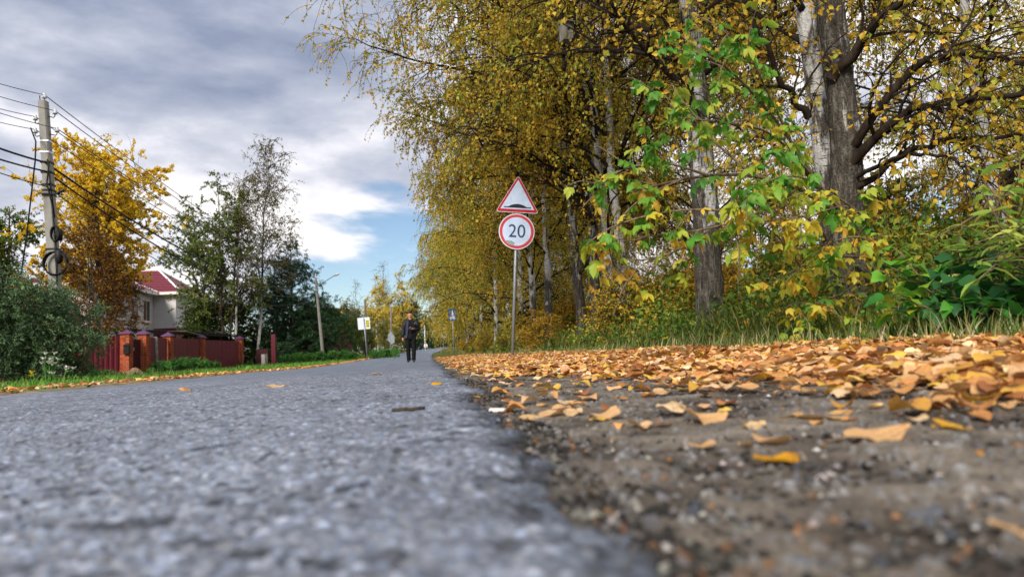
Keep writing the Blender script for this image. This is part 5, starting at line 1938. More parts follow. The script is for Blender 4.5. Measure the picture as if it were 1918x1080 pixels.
# running cable down the shaft
mb = MB()
mb.tube([along(pu(300), 0.10, 0.16), along(pu(340), 0.02, 0.17), along(pu(380), 0.11, 0.17), along(pu(415), 0.12, 0.17), along(pu(470), 0.13, 0.17), along(pu(520), 0.1, 0.17)], 0.018, 6)
mb.tube([along(pu(296), 0.06, 0.15), along(pu(335), 0.09, 0.16), along(pu(400), 0.14, 0.16)], 0.014, 6)
mb.build('riser_cable', M['black_rubber'], up_, smooth=True)


def coil(cu, cs, r_, turns, sx, name):
    mb = MB()
    c_ = Vector(along(cu, cs, 0.2))
    rnd = random.Random(int(cs * 100))
    pts = []
    for i in range(turns * 16 + 1):
        a_ = 2 * math.pi * i / 16
        k_ = 1 + 0.06 * math.sin(i * 0.7)
        pts.append(tuple(c_ + Vector((r_ * sx * math.cos(a_) * k_, -0.03 * (i / 16 / turns) * 3, r_ * math.sin(a_) * k_))))
    mb.tube(pts, 0.017, 6)
    mb.build(name, M['black_rubber'], up_, smooth=True)


coil(pu(430), 0.16, 0.19, 3, 0.5, 'cable_coil')
coil(pu(482), 0.12, 0.29, 3, 0.95, 'cable_coil')
mb = MB()
c_ = Vector(along(pu(432), 0.22, 0.2))
mb.tube([tuple(c_ + Vector((0, 0, -0.14))), tuple(c_ + Vector((0.01, 0, -0.1))), tuple(c_ + Vector((0.02, 0, 0.12))), tuple(c_ + Vector((0.02, 0, 0.16)))], [0.03, 0.075, 0.075, 0.03], 10)
mb.build('splice_closure', M['black_rubber'], up_, smooth=True)
mb = MB()
c_ = Vector(along(pu(470), 0.20, 0.22))
mb.tube([tuple(c_ + Vector((0, 0, -0.18))), tuple(c_ + Vector((0.0, 0, -0.12))), tuple(c_ + Vector((0.0, 0, 0.14))), tuple(c_ + Vector((0.0, 0, 0.18)))], [0.03, 0.085, 0.085, 0.03], 10)
mb.build('splice_closure', M['black_rubber'], up_, smooth=True)
tag(up_, 'leaning concrete utility pole with insulators and coiled black cables', 'utility pole')

LB, LT = G(606, 50), P(591, 520, 50)
lp = empty('lamp_pole', LB)
ld = Vector(LT - LB)
MB().tube([tuple(ld * -0.05), tuple(ld * 0.5), tuple(ld)], [0.13, 0.11, 0.085], 8).build('shaft', M['concrete2'], lp)
a_, b_ = Vector(P(594, 536, 50) - LB), Vector(P(626, 516, 49.5) - LB)
ar = MB()
ar.tube([tuple(a_), tuple(b_)], 0.03, 6)
ar.build('arm', M['galv'], lp)
MB().tube([tuple(b_), tuple(b_ + Vector((0.12, 0, 0.05))), tuple(b_ + Vector((0.38, -0.02, 0.13)))], [0.03, 0.09, 0.05], 8).build('lamp_head', M['galv'], lp)
MB().tube([tuple(ld * 0.99), tuple(ld * 1.05)], 0.03, 6).build('insulator', M['porcelain'], lp)
tag(lp, 'leaning old concrete lamp pole with slanted arm before the dark spruce', 'lamp pole')


def wire(a, b, sag, r_, mat, label, name='wire', n=24, cat='wire', group='overhead wires'):
    a, b = Vector(a), Vector(b)
    pts = []
    for i in range(n + 1):
        u = i / n
        p_ = a.lerp(b, u)
        p_.z -= 4 * sag * u * (1 - u)
        pts.append(tuple(p_))
    o = MB().tube(pts, r_, 5).build(name, mat, None, smooth=True)
    return tag(o, label, cat, group)


lt = Vector(LT)
ends = [lt + Vector((0, 0, 0.25)), lt + Vector((0.3, 0, -0.1)), lt + Vector((0.3, 0, -0.45)), lt + Vector((-0.3, 0, -0.1)), lt + Vector((-0.3, 0, -0.45))]
names_ = ['highest bare wire from the concrete pole top towards the lamp pole', 'second bare wire from the right-hand hook of the concrete pole', 'third bare wire from the lower hook of the concrete pole',
          'bare wire from the upper hook on the far side of the concrete pole', 'lowest bare wire from the far side of the concrete pole']
for i in range(5):
    wire(I[i], ends[i], 0.55, 0.012, M['wire'], names_[i] + ', running right')
prevp = [P(-260, 60, 13), P(-260, 85, 13.2), P(-260, 112, 13.2), P(-260, 112, 12.8), P(-260, 142, 12.8)]
for i in range(5):
    wire(prevp[i], I[i], 0.12, 0.009, M['wire'], ['topmost', 'second', 'third', 'fourth', 'fifth'][i] + ' thin wire leaving the concrete pole towards the left edge')
ub = Vector(UB)
for k_, (pyl, pyr, sg, rr_) in enumerate(((250, 302, 0.5, 0.028), (282, 318, 0.5, 0.024), (300, 345, 0.3, 0.014))):
    at_ = ub + Vector(along(pu(pyr), 0.0, 0.17))
    wire(P(-260, pyl - 92, 13), at_, 0.15, rr_ * 0.9, M['black_rubber'], ['upper thick', 'lower thick', 'thin lowest'][k_] + ' black cable from the left edge to the concrete pole', 'cable', cat='cable', group='black overhead cables')
    wire(at_, lt + Vector((0.1, 0, -0.7 - 0.35 * k_)), 1.2 + 0.2 * k_, rr_, M['black_rubber'], ['upper thick', 'lower thick', 'thin lowest'][k_] + ' black cable from the concrete pole to the lamp pole', 'cable', cat='cable', group='black overhead cables')
# loose drop cable hanging left of the pole
dp = [ub + Vector(along(pu(243), -0.24, 0.2))] + [Vector(P(px, py, 16.8)) for px, py in ((67, 265), (66, 300), (58, 370), (50, 440), (40, 510), (28, 550))]
o = MB().tube([tuple(v) for v in dp], 0.018, 6).build('drop_cable', M['black_rubber'], None, smooth=True)
tag(o, 'loose black cable hanging down left of the concrete pole', 'cable')

# thin posts far along the left verge
for px, d, py0, mat, lab in ((652, 58, 558, 'wood_grey', None), (686, 60, 560, 'wood_grey', 'dark wooden pole rising behind the pale sign plate'), (734, 66, 575, 'wood_grey', 'slim pole with small plate left of the walking man'), (797, 84, 610, 'sign_edge', 'pale thin pole at the far bend right of the walking man')):
    if lab is None:
        continue
    b_ = G(px, d)
    t_ = P(px - 2, py0, d)
    o = MB().tube([(0, 0, -0.2), tuple(Vector(t_ - b_))], [0.11, 0.09] if px < 790 else [0.07, 0.06], 8).build('pole', M[mat], None, b_, smooth=True)
    tag(o, lab, 'pole')

# ---------------------------------------------------------------- small things far down the road
cb_ = G(793, 80)
cart = empty('cart', cb_)
for sx in (-0.32, 0.30):
    w_ = MB()
    w_.tube([(sx + 0.26 * math.cos(R(a_)), 0, 0.27 + 0.26 * math.sin(R(a_))) for a_ in range(0, 361, 24)], 0.03, 6)
    w_.build('wheel', M['galv'], cart)
MB().loft([[(x * k_, y_ * k_, z) for x, y_ in ((-.45, -.22), (.1, -.22), (.1, .22), (-.45, .22))] for z, k_ in ((0.42, 0.8), (0.6, 1), (0.85, 1.0), (0.95, 0.7))]).build('body', M['mail'], cart)
MB().loft([[(0.30 + x * k_, y_ * k_, z) for x, y_ in ((-.22, -.22), (.22, -.22), (.22, .22), (-.22, .22))] for z, k_ in ((0.40, 0.7), (0.55, 1), (0.78, 0.9), (0.84, 0.5))]).build('white_cover', M['trim'], cart)
tag(cart, 'small dark wheeled cart with white cover far down the road', 'cart')

ff = empty('fence', G(812, 98))
for i in range(7):
    MB().box((-4.5 + i * 2.0, 0, 0.1), (-2.53 + i * 2.0, 0.03, 1.45)).build('panel', M['mail'], ff)
    MB().box((-4.54 + i * 2.0, -0.05, -0.1), (-4.46 + i * 2.0, -0.01, 1.6)).build('post', M['galv'], ff)
tag(ff, 'dark panel fence closing the view at the far bend', 'fence')

f2 = empty('fence', G(512, 52))
a, b = G(512, 52), G(660, 66)
for i in range(7):
    c0, c1 = a + (b - a) * (i / 7), a + (b - a) * ((i + 0.985) / 7)
    sheet_panel('panel', c0, c1, (c0[2] + 0.2, c1[2] + 0.2), (c0[2] + 1.75, c1[2] + 1.75), M['sheet'], f2)
tag(f2, 'dark red sheet fence half hidden by weeds under the spruce', 'fence')
o = MB().box((-0.14, -0.14, -0.2), (0.14, 0.14, 2.1)).build('gate_post', M['sheet'], None, G(513, 47), bevel=0.01)
tag(o, 'dark red square gate post standing alone right of the white birch stems', 'post')
o = MB().box((-0.4, -0.2, -0.1), (0.42, 0.2, 1.15)).build('meter_cabinet', M['rail'], None, G(492, 47.5), bevel=0.01)
tag(o, 'brown low cabinet behind the short white marker', 'cabinet')
mk = empty('marker_post', G(493, 45.5))
MB().box((-0.11, -0.05, -0.1), (0.11, 0.05, 0.78)).build('white_board', M['trim'], mk, bevel=0.005)
MB().box((0.125, -0.04, -0.1), (0.28, 0.05, 0.80)).build('wooden_stake', M['wood_grey'], mk)
tag(mk, 'short white marker post on the left verge before the dark gate post', 'marker post')

sl = empty('house', G(632, 96))
MB().box((-5, 0, -0.5), (1.0, 7, 6.4)).build('wall', M['salmon'], sl)
MB().add([(-5.4, -0.5, 6.4), (1.4, -0.5, 6.4), (1.4, 7.5, 6.4), (-5.4, 7.5, 6.4), (-1.9, 3.5, 6.9)], [(0, 1, 4), (1, 2, 4), (2, 3, 4), (3, 0, 4), (3, 2, 1, 0)]).build('roof', M['dark_roof'], sl)
wn = MB().box((-0.9, -0.05, 3.8), (0.3, 0.05, 5.3)).build('window', M['trim'], sl)
MB().box((-0.8, -0.08, 3.9), (0.2, -0.02, 5.2)).build('pane', M['glass'], wn)
tag(sl, 'salmon rendered house showing between the spruce and yellow trees', 'house')

# ---------------------------------------------------------------- trees on the left
YEL = ['e4c43a', 'ecce46', 'dab634', 'c8bc3a', 'a4a63e', 'ccaa36']
yt = make_tree_meshes('golden', 201, H=11.3, r0=0.24, first=0.34, n1=70, len1=0.50, ang1=(35, 70), lift1=0.10, droop1=0.03, n2=420, len2=0.42, droop2=0.0, n3=2400, len3=0.45, droop3=0.1,
                      leaves=60000, leaf=0.13, hang=0.3, aspect=0.8, cols=YEL, wts=(3, 2.5, 2, 1.5, 0.6, 0.5), barkmat='bark', clump=1.1,
                      shape=lambda r: 0.75 * (1 - r) ** 0.55 * (0.75 + 0.5 * np.minimum(r * 3, 1)) + 0.12)
tree_obj('golden_tree', yt, G(182, 33.0), 0.6, 0.90, 'large golden-leaved tree behind the concrete utility pole', 'tree')
GRN = ['3d5a20', '566f28', '6f7d2a', '9a8a26', '2f481c', 'b08a24']
gt = make_tree_meshes('green_left', 202, H=9.5, r0=0.2, first=0.1, n1=40, len1=0.36, ang1=(40, 80), n2=400, len2=0.4, n3=2200, len3=0.45, droop3=0.15, leaves=26000, leaf=0.12, hang=0.3, cols=GRN,
                      wts=(3, 3, 2, 1.2, 2, 1.4), barkmat='bark', clump=1.2)
tree_obj('green_tree', gt, G(10, 37.0), 0.3, 1.0, 'green and yellow tree just left of the concrete pole', 'tree')
tree_obj('green_tree', gt, G(-140, 34.0), 2.3, 1.0, 'green and yellow tree at the left edge behind the pole', 'tree')
ort = make_tree_meshes('orange_left', 203, H=4.3, r0=0.08, first=0.1, n1=36, len1=0.42, ang1=(35, 75), n2=240, len2=0.4, n3=1100, len3=0.35, droop3=0.15, leaves=12000, leaf=0.10, hang=0.3,
                       cols=['c4752a', 'd28a30', 'a85a22', '8a6a2a', '5f6a2a'], wts=(3, 2, 2, 1.5, 1), barkmat='bark')
tree_obj('orange_shrub', ort, G(45, 28.0), 0.3, 1.0, 'orange-leaved small tree behind the dark willow scrub', 'shrub')
tree_obj('orange_shrub', ort, G(110, 31.0), 1.3, 0.85, 'orange-brown small tree just behind the concrete pole foot', 'shrub')
wil = [make_tree_meshes('willow_%d' % i, 210 + i, H=2.9, r0=0.025, first=0.03, n1=54, len1=0.42, ang1=(20, 75), n2=300, len2=0.4, n3=1500, len3=0.32, droop3=0.2, leaves=16000, leaf=0.085, hang=0.2, aspect=0.28,
                        cols=['4c6a54', '60805c', '769460', '42604a', '8e9860', 'a8984c'], wts=(3, 3, 2.4, 2, 1.4, 0.8), barkmat='bark', leafmat_='leaf_dense',
                        stems=[((0, 0), (0.12, 0.05), 1, 1), ((0.2, 0.1), (-0.18, 0.1), .9, .9), ((-.3, .1), (-.1, -.2), .95, .9), ((.3, -.2), (.25, .1), .85, .9), ((0, .3), (0, .2), .9, .9)]) for i in range(2)]
for i, (px, d, s, rz, lab) in enumerate(((-30, 14.5, 0.95, 0.2, 'dark willow scrub at the very left edge'), (50, 15.0, 0.85, 1.4, 'dark willow scrub left of the concrete pole'), (112, 15.6, 0.80, 3.0, 'dark willow scrub hiding the foot of the concrete pole'),
                                         (85, 18.5, 0.95, 4.0, 'dark willow scrub behind the concrete pole'), (25, 18.0, 0.9, 2.0, 'dark willow scrub behind the hanging drop cable'))):
    tree_obj('willow_scrub', wil[i % 2], G(px, d, -0.05), rz, s, lab, 'shrub', 'willow scrub round the pole')
bt = make_tree_meshes('brown_small', 205, H=5.6, r0=0.06, first=0.3, n1=34, len1=0.34, ang1=(45, 85), n2=220, len2=0.4, n3=1100, len3=0.4, droop3=0.1, leaves=8000, leaf=0.085, hang=0.3,
                      cols=['5a3c22', '7a5224', 'a8741e', '4a4024', '6a5a24', 'c89020'], wts=(3, 3, 1.5, 2, 1, 1), barkmat='bark_grey')
tree_obj('small_tree', bt, G(163, 20.0), 0.2, 0.86, 'thin grey-stemmed small tree with brown leaves before the fence', 'tree')
tree_obj('small_tree', bt, G(222, 35.0), 2.2, 1.1, 'brown-leaved tree hiding the left part of the white house', 'tree')

DKG = ['526c3c', '667e42', '7e8a46', '948646', '485e38', 'a08a46']
ms_ = make_tree_meshes('multi_stem', 220, H=13.8, r0=0.13, first=0.2, n1=84, len1=0.30, ang1=(30, 65), lift1=0.1, droop1=0.02, n2=380, len2=0.45, n3=2000, len3=0.5, droop3=0.1, leaves=42000, leaf=0.125, hang=0.3, cols=DKG,
                       wts=(3, 3, 2, 1.4, 2, 1.4), barkmat='bark', clump=1.3,
                       stems=[((0, 0), (-0.02, 0), 1, 1), ((0.3, 0.2), (0.05, 0.05), 0.92, .9), ((-0.4, 0), (-0.16, 0.03), 0.9, .85), ((-0.2, 0.3), (-0.26, 0.1), 0.82, .7)])
tree_obj('multi_stem_tree', ms_, G(415, 46.5), 0.0, 0.97, 'sparse dark green multi-stemmed tree beside the pale birches', 'tree')
tb = make_tree_meshes('thin_birch', 221, H=17.0, r0=0.13, first=0.25, n1=76, len1=0.25, ang1=(35, 65), n2=420, len2=0.4, n3=2200, len3=0.5, droop3=0.35, leaves=17000, leaf=0.09, cols=['4c4a2c', '6a6234', '837440', '55582e', '3a3c26'],
                      wts=(3, 3, 2, 2, 2), barkmat='birch_white', lean=(0.07, 0))
tree_obj('birch_tree', tb, G(482, 49.0), 0.0, 1.0, 'tallest thin-leaved pale birch left of the spruce', 'tree')
tree_obj('birch_tree', tb, G(437, 47.0), 0.5, 0.80, 'shorter pale birch stem between the dark tree and the tallest birch', 'tree')
low = make_tree_meshes('dark_low', 222, H=5.2, r0=0.08, first=0.05, n1=46, len1=0.42, ang1=(35, 80), n2=300, len2=0.4, n3=1500, len3=0.4, droop3=0.1, leaves=14000, leaf=0.12, hang=0.3, cols=['2c4220', '3d5626', '53662a', '6f702c', '24361c', '8a8a30'],
                       wts=(3, 3, 2, 1, 2, .6), barkmat='bark')
for px, d, s, rz, lab in ((385, 47, 1.0, 0.3, 'dark green bushy tree rising behind the carport end'), (440, 50, 1.0, 1.6, 'dark bushy tree behind the two pale birch stems'), (376, 50, 0.8, 2.6, 'dark bushy tree covering the right corner of the white house'),
                          (610, 58, 0.95, 0.9, 'dark bushy tree behind the leaning lamp pole'), (636, 66, 0.95, 2.2, 'dark bush left of the pale sign plate'), (668, 72, 0.9, 4.0, 'dark bush behind the pale sign plate'), (580, 62, 1.0, 5.0, 'dark bushy tree at the right of the spruce')):
    tree_obj('dark_tree', low, G(px, d), rz, s, lab, 'tree', 'dark bushy trees on the left')
spr = make_tree_meshes('spruce', 230, H=9.6, r0=0.15, first=0.03, n1=150, len1=0.34, ang1=(88, 104), lift1=0.02, droop1=0.02, n2=900, len2=0.42, droop2=0.05, n3=4200, len3=0.32, droop3=0.12, leaves=60000, leaf=0.16, hang=0.15, aspect=0.24,
                       cols=['24402a', '305236', '40663c', '1d3424', '556e38'], wts=(3, 3, 1.6, 2, .6), barkmat='bark', leafmat_='needle', shape=lambda r: (1 - r) ** 0.9 * 1.25 + 0.05)
tree_obj('spruce_tree', spr, G(548, 53.0), 0.0, 1.05, 'dark green conical spruce beside the lamp pole', 'tree')
tree_obj('spruce_tree', spr, G(520, 56.0), 2.0, 0.75, 'second dark spruce half hidden behind the taller spruce', 'tree')
tree_obj('spruce_tree', spr, G(766, 92.0), 2.0, 0.85, 'far dark conifer just above the walking man', 'tree')
fy = make_tree_meshes('far_yellow', 240, H=11, r0=0.12, first=0.05, n1=48, len1=0.26, ang1=(30, 65), n2=320, len2=0.4, n3=1500, len3=0.6, droop3=0.35, leaves=13000, leaf=0.17, cols=['d8c458', 'd0ba4a', 'e0cc70', 'aeac50', '949c4c'],
                      wts=(3, 2.4, 2, 1.4, 1), barkmat='birch_white', clump=1.2)
fo = make_tree_meshes('far_olive', 241, H=8, r0=0.12, first=0.05, n1=46, len1=0.34, ang1=(35, 75), n2=320, len2=0.4, n3=1500, len3=0.5, droop3=0.2, leaves=13000, leaf=0.16, cols=['6a7038', '7f8040', '8f8840', '55602f', 'a89a4a'], wts=(3, 3, 2, 2, 1), barkmat='bark')
for ms, px, d, s, rz, lab in ((fy, 705, 82, 0.85, 0.0, 'bright yellow birch above the pale sign plate'), (fy, 752, 90, 0.95, 2.0, 'tall yellow birch above the walking man'), (fy, 728, 100, 0.95, 4.0, 'yellow birch between two others beyond the verge'),
                              (fo, 655, 92, 0.95, 1.0, 'olive tree over the roof of the salmon house'), (fo, 690, 75, 0.55, 2.0, 'olive bush below the yellow birches'), (fo, 722, 72, 0.5, 3.0, 'olive yellow bush left of the walking man'),
                              (fy, 778, 105, 0.7, 1.0, 'low yellow tree right behind the walking man'), (fo, 800, 112, 0.75, 0.5, 'olive tree closing the far bend'), (fy, 822, 110, 0.6, 3.3, 'bright yellow small tree over the far fence'),
                              (fo, 850, 105, 0.9, 2.2, 'olive tree behind the far end of the birch row'), (fo, 745, 76, 0.4, 0.7, 'rounded olive bush beside the walking man'), (fo, 615, 95, 0.9, 3.7, 'olive tree left of the salmon house')):
    tree_obj('far_tree', ms, G(px, d), rz, s, lab, 'tree', 'trees at the far end of the road')
bare = make_tree_meshes('bare', 242, H=13.5, r0=0.10, first=0.3, n1=34, len1=0.2, ang1=(25, 50), n2=200, len2=0.5, n3=700, len3=0.6, droop3=0.0, leaves=260, leaf=0.1, cols=['8a7a40', '6a6a38'], wts=(1, 1), barkmat='bark_grey', twig_r=0.007)
tree_obj('bare_tree', bare, G(720, 88), 0.5, 0.9, 'leafless grey tree rising above the yellow birches', 'tree')
tree_obj('bare_tree', bare, G(672, 90), 2.5, 0.75, 'thin leafless tree over the olive bushes', 'tree')
# weeds along the fence
gb = make_tree_meshes('weed_clump', 250, H=0.95, r0=0.008, first=0.02, n1=40, len1=0.5, ang1=(20, 75), n2=120, len2=0.4, n3=360, len3=0.16, droop3=0.1, leaves=3000, leaf=0.10, hang=0.1, aspect=0.6,
                      cols=['3f7a34', '5a8f3c', '2f6430', '7a9a44', '8a7a3a'], wts=(3, 2.4, 2, 1, .3), barkmat='bark', leafmat_='leaf_dense', stems=[((0, 0), (0.1, 0.1), 1, 1), ((.3, 0), (.2, 0), .8, 1), ((-.3, .1), (-.2, .1), .9, 1), ((0, -.3), (0, -.2), .8, 1)])
for px, d, s, rz in ((305, 30.5, 0.85, 0), (325, 31.5, 0.9, 1), (345, 32.5, 1.0, 2), (365, 34, 0.95, 3), (385, 35.5, 0.8, 4), (405, 38, 0.6, 5), (285, 29.8, 0.5, 2), (540, 46, 0.9, 1), (560, 47, 1.0, 2.4), (580, 46.5, 0.9, 3), (600, 48, 1.0, 4), (622, 49, 1.0, 5),
                     (645, 50, 1.0, 0.5), (660, 47, 0.8, 1.2), (700, 49, 0.8, 2.2), (715, 54, 0.9, 3.2), (725, 50, 0.9, 4.2), (738, 52, 0.9, 4.9), (450, 43, 0.5, 1), (470, 44, 0.5, 2), (200, 27.0, 0.5, 3), (170, 26, 0.6, 1)):
    tree_obj('weed_clump', gb, G(px, d, -0.03), rz, s * 0.85, 'fresh green weed clump along the left verge before the fences', 'weeds', 'weed clumps on the left verge')


# white flowers
def flower_plant(name, loc, h_, n, spread, label, col='trim', seed=1):
    rnd = random.Random(seed)
    e = empty(name, loc)
    st_ = MB()
    heads = []
    for i in range(n):
        x_, y_ = rnd.uniform(-spread, spread), rnd.uniform(-spread, spread) * 0.6
        z_ = h_ * rnd.uniform(0.55, 1.0)
        st_.tube([(x_ * 0.3, y_ * 0.3, -0.05), (x_ * 0.6, y_ * 0.6, z_ * 0.6), (x_, y_, z_)], 0.006, 4)
        heads.append((x_, y_, z_))
        for k_ in range(4):
            u = rnd.uniform(0.2, 0.9)
            a_ = rnd.uniform(0, 6.28)
            c_ = Vector((x_ * u, y_ * u, z_ * u))
            d_ = Vector((math.cos(a_), math.sin(a_), 0.3)) * 0.12
            s_ = Vector((-math.sin(a_), math.cos(a_), 0)) * 0.02
            st_.add([c_, c_ + d_ * 0.5 - s_, c_ + d_, c_ + d_ * 0.5 + s_], [(0, 1, 2, 3)])
    st_.build('stems', M['stem'], e)
    for (x_, y_, z_) in heads:
        f_ = MB()
        for k_ in range(9):
            a_ = k_ * 0.698
            d_ = Vector((math.cos(a_), math.sin(a_) * 0.9, 0.4 + rnd.uniform(-.3, .3))) * 0.06
            s_ = Vector((-math.sin(a_), math.cos(a_), 0)) * 0.018
            c_ = Vector((x_, y_, z_))
            f_.add([c_, c_ + d_ * 0.6 - s_, c_ + d_, c_ + d_ * 0.6 + s_], [(0, 1, 2, 3)])
        f_.tube([(x_, y_, z_ - 0.01), (x_, y_, z_ + 0.015)], 0.018, 6)
        f_.build('flower_head', M[col], e)
    tag(e, label, 'flowers')


M['stem'] = plain('flower_stems', lin('4c7a34'), 0.7, 0.2, 0, 0.2, 10)
M['yellow_fl'] = plain('yellow_petals', lin('d8c02a'), 0.6, 0.2, 0, 0.1, 10)
flower_plant('white_flowers', G(92, 12.5), 0.62, 14, 0.16, 'tall white flowers before the willow scrub by the pole', seed=3)
flower_plant('white_flowers', G(116, 12.3), 0.36, 5, 0.2, 'short white flowers right of the tall white ones', seed=5)
flower_plant('yellow_flowers', G(53, 12.0), 0.36, 3, 0.08, 'small yellow flower in the grass at the left', 'yellow_fl', 6)
flower_plant('white_flowers', G(742, 44), 1.0, 24, 0.42, 'big white flower clump at the verge left of the man', seed=7)

# left verge grass
rng = np.random.default_rng(300)
b = scatter(rng, 30000, lambda y: (-10.5 + bend(y), -4.55 + bend(y) - 1.1 * np.exp(-((y - 7.2) / 1.8) ** 2)), 5.0, 80)
hv = rng.uniform(0.05, 0.15, len(b)) * np.clip(0.45 + 1.1 * vnoise(b[:, 0], b[:, 1], 1.3, 301), 0.4, 1.5) * np.clip((-b[:, 0] + bend(b[:, 1]) - 3.6) / 2.2, 0.35, 1.2)
g1 = blades(rng, b, hv, rng.uniform(0.006, 0.013, len(b)) * (1 + b[:, 1] / 22), 0.6, ('4f8a2c', '6aa038', '7fa848', 'b0a860', '3d7028'), (3, 3, 1.6, 0.7, 1.6), 3)
grass_obj('left_verge_grass', *g1, 'fresh green grass along the left side of the road')
b = scatter(rng, 9000, lambda y: (-14 + bend(y), -8.5 + bend(y)), 9.0, 75)
hv = rng.uniform(0.15, 0.42, len(b)) * np.clip(vnoise(b[:, 0], b[:, 1], 1.6, 302) + 0.1, 0.2, 1.1)
g2 = blades(rng, b, hv, rng.uniform(0.01, 0.02, len(b)) * (1 + b[:, 1] / 30), 0.6, ('3d6a2a', '557c34', '8a8448', '2f5626'), (3, 2, 1.2, 2), 3)
grass_obj('tall_weeds', *g2, 'tall grass and weeds at the foot of the left fence', 'weeds')

# ---------------------------------------------------------------- fallen leaves
def fallen_profile(seed, flat=1.0):
    """one curled ovate leaf, about 1 unit long: (verts, quads)"""
    r_ = np.random.default_rng(seed)
    us = np.array([0.0, 0.07, 0.2, 0.36, 0.52, 0.7, 0.86, 1.0])
    ws = np.array([0.05, 0.24, 0.38, 0.43, 0.40, 0.30, 0.16, 0.02]) * r_.uniform(0.85, 1.15)
    cu, cv, tw = r_.normal(0.15, 0.30), r_.normal(0.1, 0.35), r_.normal(0, 0.4)
    ph, fq, am = r_.uniform(0, 6.28, 3), r_.uniform(4, 11, 3), r_.uniform(0.012, 0.05, 3)
    V_ = []
    for u, w_ in zip(us, ws):
        for s in (-1, -0.66, -0.33, 0, 0.33, 0.66, 1):
            x = (u - 0.45)
            y = s * w_ * (1 + r_.normal(0, 0.06)) - 0.05 * math.sin(u * 4 + ph[0])
            z = cu * x * x + cv * y * y * 2.2 + tw * x * y + r_.normal(0, 0.008) + am[0] * math.sin(fq[0] * x + ph[0]) * (0.4 + abs(s)) + am[1] * math.sin(fq[1] * y * 1.6 + ph[1]) + am[2] * abs(s) * math.sin(fq[2] * 1.7 * x + ph[2] + s) + 0.05 * abs(s) * r_.uniform(0.5, 1.2)
            V_.append((x, y, z))
    V_ = np.array(V_)
    V_[:, 2] *= flat
    V_[:, 2] -= V_[:, 2].min()
    b0 = V_[3]
    st = []
    sx_ = r_.normal(0, 0.12)
    for q in range(3):
        u_ = q / 2
        for sd in (-1, 1):
            st.append((b0[0] - 0.38 * u_ + 0.01, b0[1] + sd * 0.013 + sx_ * u_ * u_, b0[2] + 0.004 + r_.normal(0.02, 0.03) * u_))
    n0 = len(V_)
    V_ = np.concatenate([V_, np.array(st)])
    Q_ = np.concatenate([grid_quads(8, 7), np.array([[n0, n0 + 1, n0 + 3, n0 + 2], [n0 + 2, n0 + 3, n0 + 5, n0 + 4]])])
    return V_, Q_


LP = [fallen_profile(400 + i, 0.8) for i in range(12)]
LPF = [fallen_profile(450 + i, 0.5) for i in range(4)]

st_ = [(0.0, lin('965e38')), (0.12, lin('c0844c')), (0.28, lin('d6a062')), (0.48, lin('dcb07c')), (0.7, lin('e2c49c')), (0.84, lin('dcae44')), (1.0, lin('d09a48'))]
M['fallen'] = randleaf('fallen_leaf', st_, 0.22, 0.6, veins=True)
M['fallen_yellow'] = randleaf('fallen_leaf_yellow', [(0, lin('d89a14')), (1, lin('e0aa20'))], 0.25, 0.5, veins=True)
M['fallen_pale'] = randleaf('fallen_leaf_pale', [(0, lin('d2a468')), (1, lin('dcb884'))], 0.2, 0.6, veins=True)


def leaf_mesh(i, mat, src=LP):
    V_, Q_ = src[i]
    pet = MB()
    me = mesh_np('fallen_leaf', V_, Q_, mats=[mat])
    return me


LM = [leaf_mesh(i, M['fallen']) for i in range(12)]
LMy = [leaf_mesh(i, M['fallen_yellow'], LPF) for i in range(4)]
LMp = [leaf_mesh(i, M['fallen_pale'], LPF) for i in range(4)]
rng = np.random.default_rng(410)
n = 60000
y = np.exp(rng.uniform(np.log(0.75), np.log(34), n))
x = edge(y) + rng.uniform(0.0, 2.35, n)
s = x - edge(y)
start = np.interp(y, [0.7, 1.2, 2.0, 3.0, 4.5, 8, 40], [0.9, 0.62, 0.55, 0.42, 0.18, 0.06, 0.02])
dens = np.clip((s - start) / np.interp(y, [0.7, 2, 5, 40], [0.35, 0.5, 0.25, 0.15]), 0, 1) ** 1.3 * np.clip((2.45 - s) / 0.5, 0, 1)
dens *= np.clip(0.35 + 1.3 * vnoise(x, y, 0.35, 411), 0.25, 1)
dens = np.maximum(dens, (0.022 + 0.05 * np.exp(-((y - 2.0) / 0.9) ** 2)) * (s > 0.06) * (y > 0.9))
# keep the number per square metre even: the log spread favours near ground
keep = rng.random(n) < dens * np.clip(y / 6.5, 0.22, 1)
x, y, s, dens = x[keep], y[keep], s[keep], dens[keep]
n = len(x)
size = (0.032 + 0.052 * rng.random(n) ** 1.3) * np.clip(1 + (y - 9) / 30, 1, 1.6)
z = terrain(x, y) + rng.random(n) * 0.034 * dens + 0.004
tilt = rng.normal(0, 1, (n, 2)) * (0.06 + 0.16 * dens)[:, None]
az = rng.uniform(0, 2 * np.pi, n)
pos = np.stack([x, y, z], -1)
rel_ = pos - CAM
dep = rel_ @ FWD
pxx = CX + F_PX * (rel_ @ RGT) / dep
vis = (pxx > -20) & (pxx < 1940) & (dep > 0.3)
score = np.where(vis, size / dep, 0)
order = np.argsort(-score)
single = order[:278]
rest = order[278:]
for i in single:
    kind = rng.integers(12)
    o = link('fallen_leaf', LM[kind], None, pos[i], (tilt[i, 0], tilt[i, 1], az[i]), float(size[i]))
    tag(o, 'dry orange-brown leaf lying in the leaf carpet beside the road', 'leaf', 'fallen leaves in the carpet on the right shoulder')


